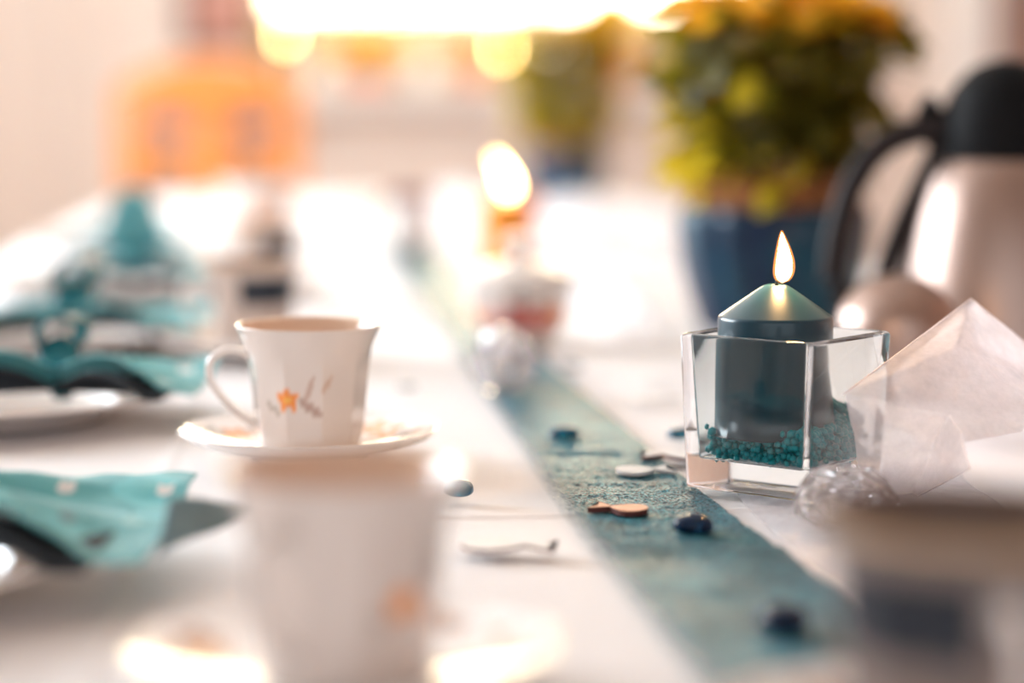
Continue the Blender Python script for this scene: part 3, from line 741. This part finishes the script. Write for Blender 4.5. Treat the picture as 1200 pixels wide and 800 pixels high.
def fish_mesh(L_, W_, th, bend=0.0, body=.68):
    n = 26; up = []; lo = []
    for i in range(n + 1):
        s = i / n
        if s < body: wd = math.sin(PI * (s / body) ** .8) ** .7
        else:
            q = (s - body) / (1 - body); wd = .10 + .75 * q ** .9
        if s < body and s > body * .82: wd = max(wd, .10)
        if i == 0: wd = .02
        x = (s - .4) * L_; c = bend * math.sin(s * PI) * L_
        fork = -.10 * L_ if i == n else 0
        up.append(Vector((x, c + wd * W_ / 2, 0))); lo.append(Vector((x, c - wd * W_ / 2, 0)))
    mid = Vector((up[-1].x - .10 * L_, 0, 0))
    out = up + [mid] + lo[::-1]
    k = len(out); vs = [v + Vector((0, 0, th)) for v in out] + out
    vs2 = [Vector(v) for v in vs]
    bm = bmesh.new(); bv = [bm.verts.new(v) for v in vs2]
    # top and bottom as quads between upper and lower outline
    for off in (0, k):
        for i in range(n):
            bm.faces.new([bv[off + i], bv[off + i + 1], bv[off + k - 2 - i], bv[off + k - 1 - i]] if off == 0 else [bv[off + k - 1 - i], bv[off + k - 2 - i], bv[off + i + 1], bv[off + i]])
        bm.faces.new([bv[off + n], bv[off + n + 1], bv[off + n + 2]])
    ring = list(range(k))
    for i in range(k): bm.faces.new([bv[i], bv[k + i], bv[k + (i + 1) % k], bv[(i + 1) % k]])
    me = bm_mesh(bm, 'wooden_fish', False)
    return me
def fish(label, px, py, L_, W_, th, rz, top, edge, bend=0, tilt=0):
    me = fish_mesh(L_, W_, th, bend); me.materials.append(top); me.materials.append(edge)
    for pl in me.polygons: pl.material_index = 0 if pl.normal.z > .5 else 1
    p = tab(px, py)
    o = link('wooden_fish', me, None, None, (p.x, p.y, TZ + .0036), (0, 0, rz)); o.rotation_euler.y = tilt
    tag(o, label, 'wooden fish', 'small wooden fish scattered on the table')
fish('whitewashed wooden fish on the runner near the candle glass', 748, 561, .030, .023, .0018, R_(12), M['wood_pale'], M['wood_pale'])
fish('brown wooden fish on the runner left of the dark nugget', 733, 609, .027, .019, .0026, R_(158), M['wood_orange'], M['wood_edge'])
fish('large white wooden fish with dark edge lying on the cloth left of the runner', 584, 650, .042, .028, .0014, R_(-6), M['wood_pale'], M['wood_edge'], .02)
fish('white wooden fish with brown edge tucked behind the candle glass', 798, 543, .036, .030, .0020, R_(175), M['wood_pale'], M['wood_edge'])
fish('greyish wooden fish on the cloth right of the runner', 762, 474, .030, .020, .0014, R_(10), M['wood_pale'], M['wood_pale'])
fish('faint pale wooden fish farthest right of the runner', 760, 452, .022, .018, .0014, R_(20), M['wood_pale'], M['wood_pale'])

def crystal(label, px, py, r, seed):
    """clear openwork acrylic ball made of crossing bars round faceted stones"""
    p = tab(px, py); rnd = random.Random(seed)
    t = thing('crystal_ball', label, 'crystal ornament', (p.x, p.y, TZ + r * .60 + .0025), rnd.uniform(0, 3), 'clear acrylic crystal ornaments'); t.scale = (1, 1, .62 if seed == 2 else 1.0)
    if seed != 2: t.location.z = TZ + r * .98 + .003
    bm = bmesh.new(); bmesh.ops.create_icosphere(bm, subdivisions=2, radius=r)
    for v in bm.verts: v.co *= rnd.uniform(.86, 1.08)
    o = link('lattice', bm_mesh(bm, 'lattice', False), M['acrylic'], t)
    wf = o.modifiers.new('w', 'WIREFRAME'); wf.thickness = r * .17; wf.use_even_offset = False
    bm = bmesh.new(); bmesh.ops.create_icosphere(bm, subdivisions=1, radius=r * .72)
    for v in bm.verts: v.co *= rnd.uniform(.85, 1.1)
    o = link('lattice', bm_mesh(bm, 'lattice', False), M['acrylic'], t, None, (.4, .7, .2))
    wf = o.modifiers.new('w', 'WIREFRAME'); wf.thickness = r * .2; wf.use_even_offset = False
    for k in range(7):
        bm = bmesh.new(); bmesh.ops.create_icosphere(bm, subdivisions=1, radius=r * .33)
        for v in bm.verts: v.co = Vector((v.co.x * rnd.uniform(.7, 1.3), v.co.y * rnd.uniform(.7, 1.3), v.co.z * rnd.uniform(.7, 1.3)))
        a = 2 * PI * k / 6; q = Vector((math.cos(a), math.sin(a), rnd.uniform(-.4, .4))) * r * .5 if k < 6 else Vector((0, 0, r * .45))
        link('stone', bm_mesh(bm, 'stone', False), M['acrylic'], t, q)
crystal('clear acrylic crystal ornament in front of the sugar bowl on the runner', 590, 462, .0225, 1)
crystal('clear acrylic crystal ornament in front of the candle glass at its right corner', 990, 626, .0235, 2)

# ------------------------------------------------------------------ sheer fabrics
def sheet(name, label, polys, m, cat='organza', amp=.0012, cuts=5, group=None, seed=0, freq=60):
    """crumpled cloth: big folds given as facets that share corners, then finely creased"""
    bm = bmesh.new(); cache = {}
    def V(p):
        k = tuple(round(c, 5) for c in p)
        if k not in cache: cache[k] = bm.verts.new(p)
        return cache[k]
    for poly in polys:
        try: bm.faces.new([V(p) for p in poly])
        except ValueError: pass
    bmesh.ops.triangulate(bm, faces=bm.faces[:])
    for _ in range(cuts): bmesh.ops.subdivide_edges(bm, edges=bm.edges[:], cuts=1, use_grid_fill=True)
    for v in bm.verts:
        p = v.co; d = amp * noise.noise(p * freq + Vector((seed, 0, 0))) + amp * .5 * abs(noise.noise(p * freq * 2.3 + Vector((0, seed, 0))))
        v.co = p + Vector((.4 * d, -d, .5 * d))
        if v.co.z < TZ + .003: v.co.z = TZ + .003 + .0004 * noise.noise(p * 200)
    for _ in range(2): bmesh.ops.smooth_vert(bm, verts=bm.verts[:], factor=.5, use_axis_x=True, use_axis_y=True, use_axis_z=True)
    o = link(name, bm_mesh(bm, name), m); tag(o, label, cat, group)
    return o
def hem(parent, pts):
    link('hem', tube_mesh('hem', spline(pts, 6), .0004, 6), M['hem'], parent)
M['hem'] = mat('organza_hem', (.95, .86, .85), .5, mottled=(100, (1, .92, .92), .3, .7))
# pink organza: corners as pixel + distance
a_ = at(1138, 350, 1.09); b_ = at(988, 462, .985); c_ = at(1112, 487, .99); d_ = at(1122, 405, 1.03); e_ = at(1230, 425, 1.11)
f_ = at(1215, 480, 1.02); g_ = tab(1016, 592); h_ = tab(1062, 588); i_ = at(1137, 548, .965); j_ = at(1128, 520, .975); k_ = tab(1230, 535); l_ = at(1200, 505, 1.0)
q_ = at(1235, 395, 1.2)
polys = [(a_, b_, d_), (b_, c_, d_), (a_, d_, e_), (d_, f_, e_), (d_, c_, f_), (b_, g_, c_), (g_, h_, c_), (h_, i_, c_), (c_, i_, j_), (c_, j_, l_), (c_, l_, f_)]
og = sheet('pink_organza_fabric', 'crumpled pale pink organza rising to a peak at the right edge', polys, M['organza'], amp=.0030, freq=45)
for pts in ((b_, a_), (a_, e_), (h_, i_), (i_, j_)): hem(og, pts)
# inner folds that show through the upper layer
n_ = at(1068, 420, 1.03); n2_ = at(1060, 470, 1.01); n3_ = at(1105, 470, 1.03)
sheet('pink_organza_fabric', 'inner folded corner of pink organza showing through under the peak', [(a_ + Vector((0, .012, -.004)), n_, d_ + Vector((0, .012, 0))), (n_, n2_, n3_), (n_, n3_, d_ + Vector((0, .012, 0))), (d_ + Vector((0, .012, 0)), n3_, at(1180, 478, 1.05)), (d_ + Vector((0, .012, 0)), at(1180, 478, 1.05), at(1195, 430, 1.1))], M['organza'], amp=.003, seed=9, freq=60)
# a second layer behind, folded over
a2 = at(1142, 354, 1.115); b2 = at(1040, 440, 1.13); e2 = at(1225, 420, 1.19); g2 = tab(1060, 500); k2 = tab(1250, 500); m2 = at(1150, 440, 1.12)
sheet('pink_organza_fabric', 'rear fold of pink organza lying behind the peaked piece at the right', [(a2, b2, m2), (a2, m2, e2), (b2, g2, m2), (g2, k2, m2), (m2, k2, e2)], M['organza'], amp=.002, seed=4, freq=40)
def flat_sheet(name, label, corners, m, z0, amp, n=70, seed=0, fr=14, cat='organza', zf=None):
    A, B, C_, D = corners; vs = []; fs = []
    for i in range(n + 1):
        for j in range(n + 1):
            u = i / n; v = j / n; p = A.lerp(B, u).lerp(D.lerp(C_, u), v)
            q = Vector((p.x * fr, p.y * fr, seed)); h = abs(noise.noise(q)) + .5 * abs(noise.noise(q * 2.3)) + .22 * abs(noise.noise(q * 5.1))
            e = min(1, 6 * min(u, 1 - u, v, 1 - v)); k = zf(u, v) if zf else 1
            wob = .012 * noise.noise(Vector((p.x * 9, p.y * 9, seed + 5)))
            vs.append((p.x + wob, p.y + wob * .6, TZ + z0 + amp * h * (.25 + .75 * e) * k))
    for i in range(n):
        for j in range(n): fs.append((i * (n + 1) + j, (i + 1) * (n + 1) + j, (i + 1) * (n + 1) + j + 1, i * (n + 1) + j + 1))
    return tag(link(name, mesh(name, vs, fs), m), label, cat)
flat_sheet('silver_organza_fabric', 'thin silvery organza lying flat on the cloth around the candle glass', [tab(815, 545), tab(1120, 545), tab(1320, 760), tab(985, 700)], M['organza_grey'], .0028, .0035, 90, 2, 22)
flat_sheet('white_tulle', 'white crumpled tulle between the runner and the flower pot', [tab(628, 330), tab(730, 330), tab(780, 405), tab(722, 408)], M['tulle'], .004, .03, 70, 3, 12, 'tulle')
flat_sheet('white_tulle', 'billowing white tulle beyond the amber candle, right of the runner', [tab(600, 270), tab(770, 270), tab(835, 318), tab(668, 325)], M['tulle'], .004, .075, 80, 7, 6, 'tulle')
flat_sheet('white_tulle', 'far white tulle puff at the end of the runner', [tab(470, 240), tab(560, 240), tab(590, 262), tab(515, 266)], M['tulle'], .004, .06, 60, 11, 5, 'tulle')

# ------------------------------------------------------------------ vacuum jug and steel pot
def jug():
    base = tab(1170, 430); t = thing('vacuum_jug', 'conical brushed steel vacuum jug with black lid and handle at the right', 'vacuum jug', (base.x, base.y, TZ + .001))
    D = base.y
    def loc(px, py, dy=0): return at(px, py, D + dy) - Vector(t.location)
    pr = smooth_prof([(.0005, .001), (.075, 0), (.080, .003), (.082, .012), (.079, .035), (.073, .075), (.064, .115), (.054, .145), (.0465, .157)], 6)
    link('steel_body', lathe_mesh('steel_body', pr, 96), M['steel'], t)
    link('base_ring', lathe_mesh('base_ring', smooth_prof([(.079, .0), (.0835, .002), (.0838, .010), (.081, .013)], 4), 96), M['black'], t)
    pr = smooth_prof([(.0475, .155), (.0485, .158), (.0480, .175), (.0460, .192), (.0380, .210), (.0240, .224), (.0100, .2295), (.0005, .2300)], 6)
    link('lid', lathe_mesh('lid', pr, 80), M['black'], t)
    hp = [loc(*q) for q in ((1118, 150), (1095, 150), (1070, 155), (1042, 166), (1016, 190), (996, 225), (984, 265), (978, 300), (976, 328))]
    link('handle', tube_mesh('handle', spline(hp, 6), [.011] * 10 + [.0085] * 39, 16, 1.2), M['handle'], t)
    kp = [loc(1100, 142), loc(1088, 128), loc(1080, 122)]
    link('thumb_lever', tube_mesh('thumb_lever', spline(kp, 5), [.008] * 5 + [.0095] * 6, 14, 1.1), M['black'], t)
    st = [loc(*q) for q in ((1112, 160), (1096, 188), (1078, 225), (1060, 262), (1045, 300), (1034, 335), (1020, 352), (995, 350), (980, 332))]
    link('steel_bracket', tube_mesh('steel_bracket', spline(st, 6), .0052, 12, 1.8), M['handle'], t)
    sp = [loc(1215, 130), loc(1232, 120)]
    link('spout', tube_mesh('spout', [loc(1205, 150), loc(1232, 140), loc(1246, 128)], [.016, .011, .006], 14), M['black'], t)
jug()
def steel_pot():
    base = tab(1050, 462); t = thing('steel_sugar_pot', 'round domed steel pot behind the candle glass and the pink organza', 'steel pot', (base.x, base.y, TZ + .001))
    pr = smooth_prof([(.0005, .001), (.024, 0), (.026, .004), (.034, .014), (.040, .032), (.0395, .046)], 6)
    link('bowl', lathe_mesh('bowl', pr, 80), M['steel'], t)
    link('lid', lathe_mesh('lid', smooth_prof([(.0405, .046), (.0405, .049), (.038, .058), (.030, .070), (.018, .0785), (.0005, .082)], 6), 80), M['steel'], t)
steel_pot()

# ------------------------------------------------------------------ potted plants
def leaf_mesh(L_=.03, W_=.017):
    n = 6; vs = []; fs = []
    for i in range(n + 1):
        s = i / n; wd = math.sin(PI * min(1, s * .94 + .04)) ** .8 * W_ / 2 * (1 + .12 * math.cos(i * PI)); z = -.25 * L_ * s * s
        vs += [(s * L_, -wd, z + .12 * wd), (s * L_, 0, z - .1 * wd), (s * L_, wd, z + .12 * wd)]
    for i in range(n):
        for j in range(2): fs.append((i * 3 + j, (i + 1) * 3 + j, (i + 1) * 3 + j + 1, i * 3 + j + 1))
    return mesh('leaf', vs, fs)
LEAF = leaf_mesh(); LEAF.materials.append(M['leaf']); LEAF_LIT = leaf_mesh(); LEAF_LIT.materials.append(M['leaf_backlit'])
def flower_mesh(r, m1, npet=9):
    vs = []; fs = []
    for ring in range(3):
        for k in range(npet):
            a = 2 * PI * k / npet + ring * .35; rr = r * (1 - .28 * ring); el = .15 + .38 * ring; b = len(vs); d = Vector((math.cos(a) * math.cos(el), math.sin(a) * math.cos(el), math.sin(el)))
            s = Vector((-math.sin(a), math.cos(a), 0)) * rr * .28
            vs += [d * rr * .1, d * rr * .6 - s, d * rr + Vector((0, 0, rr * .05)), d * rr * .6 + s]; fs.append((b, b + 1, b + 2, b + 3))
    b = len(vs)
    for i in range(5):
        for k in range(8):
            ph = PI / 2 * i / 4; a = 2 * PI * k / 8; vs.append((r * .25 * math.cos(ph) * math.cos(a), r * .25 * math.cos(ph) * math.sin(a), r * .25 + r * .18 * math.sin(ph)))
    for i in range(4):
        for k in range(8): fs.append((b + i * 8 + k, b + i * 8 + (k + 1) % 8, b + (i + 1) * 8 + (k + 1) % 8, b + (i + 1) * 8 + k))
    me = mesh('flower', vs, fs); me.materials.append(m1); return me
FL = flower_mesh(.020, M['petal']); FLY = flower_mesh(.016, M['yellow_petal'])
def plant(label, base, pr_, ph_, fh, fr_, nleaf, nflow, seed, rad_top=1.0, lsc=1.0, ymix=.08):
    rnd = random.Random(seed); t = thing('potted_flower', label, 'potted plant', (base.x, base.y, TZ + .001))
    pr = smooth_prof([(.0005, .001), (pr_ * .70, 0), (pr_ * .78, .004), (pr_ * .92, ph_ * .35), (pr_, ph_ * .7), (pr_ * 1.02, ph_ * .93), (pr_ * .97, ph_), (pr_ * .90, ph_ * .98), (pr_ * .86, ph_ * .85)], 6)
    link('pot', lathe_mesh('pot', pr, 120, lambda a, i, r, z: (r * (1 + .022 * math.sin(11 * a + 2 * math.sin(3 * a)) * min(1, r / (pr_ * .7))), z)), M['pot'], t)
    link('soil', lathe_mesh('soil', [(.0005, ph_ * .9), (pr_ * .5, ph_ * .9), (pr_ * .88, ph_ * .87)], 40), M['soil'], t)
    link('burlap_collar', lathe_mesh('burlap_collar', smooth_prof([(pr_ * .90, ph_ * .9), (pr_ * .93, ph_ * 1.04), (pr_ * .86, ph_ * 1.22), (pr_ * .70, ph_ * 1.30), (pr_ * .60, ph_ * 1.22)], 4), 72, lambda a, i, r, z: (r * (1 + .05 * math.sin(9 * a + i)), z + .004 * math.sin(7 * a))), M['burlap'], t)
    # stems
    for k in range(12):
        a = rnd.uniform(0, 2 * PI); q = rnd.uniform(.2, .8)
        link('stem', tube_mesh('stem', spline([(0.02 * math.cos(a), .02 * math.sin(a), ph_ * .85), (fr_ * q * .5 * math.cos(a), fr_ * q * .5 * math.sin(a), ph_ + fh * .45), (fr_ * q * math.cos(a), fr_ * q * math.sin(a), ph_ + fh * .9)], 4), .0022, 6), M['stem'], t)
    def inside(top=False):
        a = rnd.uniform(0, 2 * PI); s = rnd.uniform(.02, 1) ** .8
        if top: s = rnd.uniform(.80, 1.0)
        rr = fr_ * (.62 + .38 * math.sin(min(1, s * 1.15) * PI * .55) + (rad_top - 1) * s) * math.sqrt(rnd.uniform(.25, 1)) if not top else fr_ * rad_top * math.sqrt(rnd.uniform(0, 1)) * .95
        if not top and s > .8: rr *= .95
        return Vector((rr * math.cos(a), rr * math.sin(a), ph_ * 1.0 + fh * s)), a, s
    for k in range(nleaf):
        q, a, s = inside()
        o = link('leaf', LEAF_LIT if s < .34 + .3 * (-q.x / fr_) * .6 or rnd.random() < ymix else LEAF, None, t, q, (rnd.uniform(-.9, .9), rnd.uniform(-.9, .7), a + rnd.uniform(-1, 1))); o.scale = (rnd.uniform(.8, 1.4) * lsc,) * 3  # lower left leaves get the painted backlit colour
    for k in range(nflow):
        q, a, s = inside(True); q.z += .012 + .02 * (1 - (math.hypot(q.x, q.y) / (fr_ * rad_top)))
        o = link('flower', FL if ymix < .2 or rnd.random() < .3 else FLY, None, t, q, (rnd.uniform(-.6, .6), rnd.uniform(-.6, .6), a)); o.scale = (rnd.uniform(.8, 1.3) * lsc,) * 3
    # inner thicket of leaves too deep to pick apart
    vs = []; fs = []
    for k in range(int(nleaf * 1.0)):
        q, a, s = inside(); q = Vector((q.x * .75, q.y * .75, ph_ + (q.z - ph_) * .92 + .01)); mt = Matrix.Translation(q) @ Matrix.Rotation(a + rnd.uniform(-1.5, 1.5), 4, 'Z') @ Matrix.Rotation(rnd.uniform(-1, 1), 4, 'X') @ Matrix.Rotation(rnd.uniform(-1, .8), 4, 'Y')
        b = len(vs); sc_ = rnd.uniform(.8, 1.3) * lsc
        vs += [mt @ (v.co * sc_) for v in LEAF.vertices]; fs += [tuple(b + i for i in p.vertices) for p in LEAF.polygons]
    link('foliage', mesh('foliage', vs, fs), M['leaf'], t)['kind'] = 'stuff'
    return t
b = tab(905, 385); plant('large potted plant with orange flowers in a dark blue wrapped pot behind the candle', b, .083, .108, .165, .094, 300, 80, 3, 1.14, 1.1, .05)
b = tab(662, 236); plant('smaller far potted plant with yellow orange flowers in a blue pot', b, .086, .105, .27, .125, 290, 75, 8, 1.0, 1.3, .85)

# ------------------------------------------------------------------ chair beyond the table end
def chair():
    D = 5.15; base = at(232, 233, D); t = thing('wooden_chair', 'orange wooden chair with arched back and grey pads beyond the table end', 'chair', (base.x, D, 0))
    s = F / D; hw = .235; zt_ = EYE.z + (130 - 68) / s; zb = .45
    # arched back panel with openings
    outl = []
    bm = bmesh.new(); nx, nz = 44, 40
    def top(x): return zt_ - .075 * abs(x / hw) ** 2.2
    def hole(x, z):
        for sgn in (-1, 1):
            cx = sgn * .115; cz = zt_ - .168
            u = x - cx; v = z - cz + sgn * u * -.18
            if (u / .078) ** 2 + (v / .036) ** 2 < 1: return True
            if abs(x - sgn * .11) < .062 and zb + .09 < z < zt_ - .245: return True
        return False
    P_ = {}
    for i in range(nx + 1):
        for j in range(nz + 1):
            x = -hw + 2 * hw * i / nx; z = zb + (top(x) - zb) * j / nz; P_[i, j] = (x, z)
    vv = {}
    def V(i, j, y):
        k = (i, j, y)
        if k not in vv: x, z = P_[i, j]; vv[k] = bm.verts.new((x, y + .05 * (z - zb), z))
        return vv[k]
    for i in range(nx):
        for j in range(nz):
            cx = sum(P_[a, b][0] for a, b in ((i, j), (i + 1, j), (i, j + 1), (i + 1, j + 1))) / 4; cz = sum(P_[a, b][1] for a, b in ((i, j), (i + 1, j), (i, j + 1), (i + 1, j + 1))) / 4
            if not hole(cx, cz): bm.faces.new([V(i, j, 0), V(i + 1, j, 0), V(i + 1, j + 1, 0), V(i, j + 1, 0)])
    o = link('backrest', bm_mesh(bm, 'backrest', False), M['chair'], t, (0, .20, 0)); solid(o, .022)
    for sgn in (-1, 1):
        box('back_pad', sgn * .11 - .07, sgn * .11 + .07, .225, .235, zt_ - .235, zt_ - .12, M['chair_pad'], t, .003)
        box('back_pad', sgn * .11 - .07, sgn * .11 + .07, .215, .225, zb + .09, zt_ - .24, M['chair_tan'], t, .003)
    # ring ornament at the top of the back
    link('ring_ornament', tube_mesh('ring_ornament', [(.075 * math.cos(a), .20, zt_ - .07 + .045 * math.sin(a)) for a in [PI + PI * k / 20 for k in range(21)]], .008, 8), M['chair'], t)
    box('seat', -.23, .23, -.24, .21, .43, .465, M['chair'], t, .01)
    for sx in (-1, 1):
        for y, z1 in ((-.2, .43), (.21, .62)):
            box('leg', sx * .205 - .018, sx * .205 + .018, y - .018, y + .018, 0, z1 if y < 0 else .5, M['chair'], t, .004)
chair()

# ------------------------------------------------------------------ picture and things on the wall shelf
D = RY1 - .02
pa = at(214, 60, D); pb = at(302, 48, D)
t = thing('framed_picture', 'reddish picture in a dark brown frame high on the back wall', 'picture', ((pa.x + pb.x) / 2, D, pa.z))
wq = (pb.x - pa.x) / 2
box('frame', -wq, -wq + .045, -.012, .012, 0, .5, M['frame_brown'], t, .003); box('frame', wq - .03, wq, -.012, .012, 0, .5, M['frame_brown'], t, .003)
box('frame', -wq, wq, -.012, .012, 0, .035, M['frame_brown'], t, .003); box('frame', -wq, wq, -.012, .012, .47, .5, M['frame_brown'], t, .003)
box('picture_print', -wq + .04, wq - .025, -.004, .006, .03, .475, M['picture_red'], t)
SZ = .985
sh = thing('wall_shelf', 'long white wall shelf carrying vases under the back window', 'shelf', (.0, 6.93, .955))
box('shelf_board', -1.0, 1.15, -.09, .069, 0, .03, M['trim'], sh, .004)
for xx in (-.8, 0, .9): box('bracket', xx, xx + .03, -.06, .069, -.12, 0, M['trim'], sh, .004)
def vase(name, label, px, r, h, m, prof=0, flowers=None):
    x = at(px, 100, 6.93).x; t = thing(name, label, 'vase' if name != 'bottle' else 'bottle', (x, 6.93, SZ + .001))
    P_ = [[(.0005, 0), (.7, 0), (.85, .06), (1, .45), (.8, .75), (.55, .88), (.65, 1), (.58, .99), (.5, .87), (.7, .7), (.9, .42), (.6, .05), (.0005, .04)],
          [(.0005, 0), (.8, 0), (.9, .05), (1, .9), (1.05, 1), (.98, 1), (.9, .85), (.75, .05), (.0005, .04)],
          [(.0005, 0), (.9, 0), (1, .05), (1, .55), (.8, .66), (.38, .76), (.34, .96), (.42, 1), (.3, 1), (.26, .8), (.0005, .75)]][prof]
    link('vase_body', lathe_mesh('vase_body', smooth_prof([(max(.0005, a * r), b * h) for a, b in P_], 4), 40), m, t)
    if flowers:
        fm, n, hh = flowers; rnd = random.Random(px)
        for k in range(n):
            a = rnd.uniform(0, 2 * PI); q = rnd.uniform(0, .09); z = h + hh * rnd.uniform(.35, 1)
            e = Vector((q * math.cos(a), q * math.sin(a) * .6, z))
            link('stem', tube_mesh('stem', [(0, 0, h * .8), (e.x * .5, e.y * .5, (h + z) / 2), e], .0025, 5), M['stem'], t)
            o = link('flower', fm, None, t, e, (rnd.uniform(-1, 1), rnd.uniform(-.8, .8), a)); o.scale = (3.4,) * 3
    return t
M['curtain'] = leafy('sheer_cream_curtain', (.36, .26, .17), (.42, .32, .22), (.21, .165, .115), .8)
def curtain(label, x0, x1):
    vs = []; fs = []; n = 90
    for i in range(n + 1):
        x = x0 + (x1 - x0) * i / n
        for j in range(13):
            z = WIN[2] + .012 + (1.262 - WIN[2]) * j / 12; vs.append((x, RY1 + .05 + .016 * math.sin(x * 62 + 2 * math.sin(x * 9)) * (1.1 - .4 * j / 12), z + .006 * math.sin(x * 62) * (j == 0)))
    for i in range(n):
        for j in range(12): fs.append((i * 13 + j, (i + 1) * 13 + j, (i + 1) * 13 + j + 1, i * 13 + j + 1))
    tag(link('cafe_curtain', mesh('cafe_curtain', vs, fs), M['curtain']), label, 'curtain', 'sheer curtains in the back window')
curtain('left sheer cream curtain hanging across the lower back window', WIN[0] + .01, .075)
curtain('right sheer cream curtain in the back window, behind the plants', .20, WIN[1] - .01)
rod = thing('curtain_rod', 'thin white rod carrying the sheer curtains of the back window', 'curtain rod', (0, RY1 + .05, 1.283))
link('rod', tube_mesh('rod', [(WIN[0] + .001, 0, 0), (WIN[1] - .001, 0, 0)], .006, 10), M['trim'], rod)
vase('vase', 'cream vase at the left end of the wall shelf', 378, .045, .13, M['cream_ceramic'], 0)
vase('vase', 'peach planter on the wall shelf behind the chair', 432, .060, .10, M['terracotta'], 1, (FLY, 10, .12))
vase('vase', 'tall cream vase with yellow flowers in the middle of the shelf', 500, .045, .17, M['cream_ceramic'], 0)
vase('bottle', 'orange bottle standing on the wall shelf', 556, .030, .24, M['terracotta'], 2)
vase('vase', 'round cream vase right of the orange bottle on the shelf', 622, .048, .12, M['cream_ceramic'], 0)
vase('vase', 'orange planter with a yellow bouquet at the right of the shelf', 722, .065, .15, M['terracotta'], 1, (FLY, 26, .18))
vase('vase', 'peach planter with yellow flowers behind the large plant', 825, .05, .12, M['terracotta'], 1, (FLY, 12, .14))

def tea_light(label, px, py):
    """glass candle stick with a small flame"""
    q = at(px, py, 6.89); t = thing('candle_stick', label, 'candle stick', (q.x, 6.89, SZ + .001)); h = q.z - SZ
    link('holder', lathe_mesh('holder', smooth_prof([(.0005, 0), (.028, 0), (.03, .006), (.010, .02), (.008, h * .45), (.016, h * .5), (.008, h * .55), (.010, h - .075), (.02, h - .07)], 4) + [(.0005, h - .068)], 32), M['cream_ceramic'], t)
    link('wax_body', lathe_mesh('wax_body', [(.0005, h - .068), (.011, h - .068), (.011, h - .024), (.0005, h - .022)], 24), M['cream_ceramic'], t)
    link('flame', lathe_mesh('flame', [(.0003, h - .022), (.007, h - .008), (.009, h), (.006, h + .014), (.0003, h + .032)], 20), M['flame'], t)
tea_light('lit candle stick at the left end of the shelf', 335, 42)
tea_light('lit candle stick in the middle of the shelf, right of the orange bottle', 588, 58)
tea_light('lit candle stick at the right part of the shelf', 668, 40)
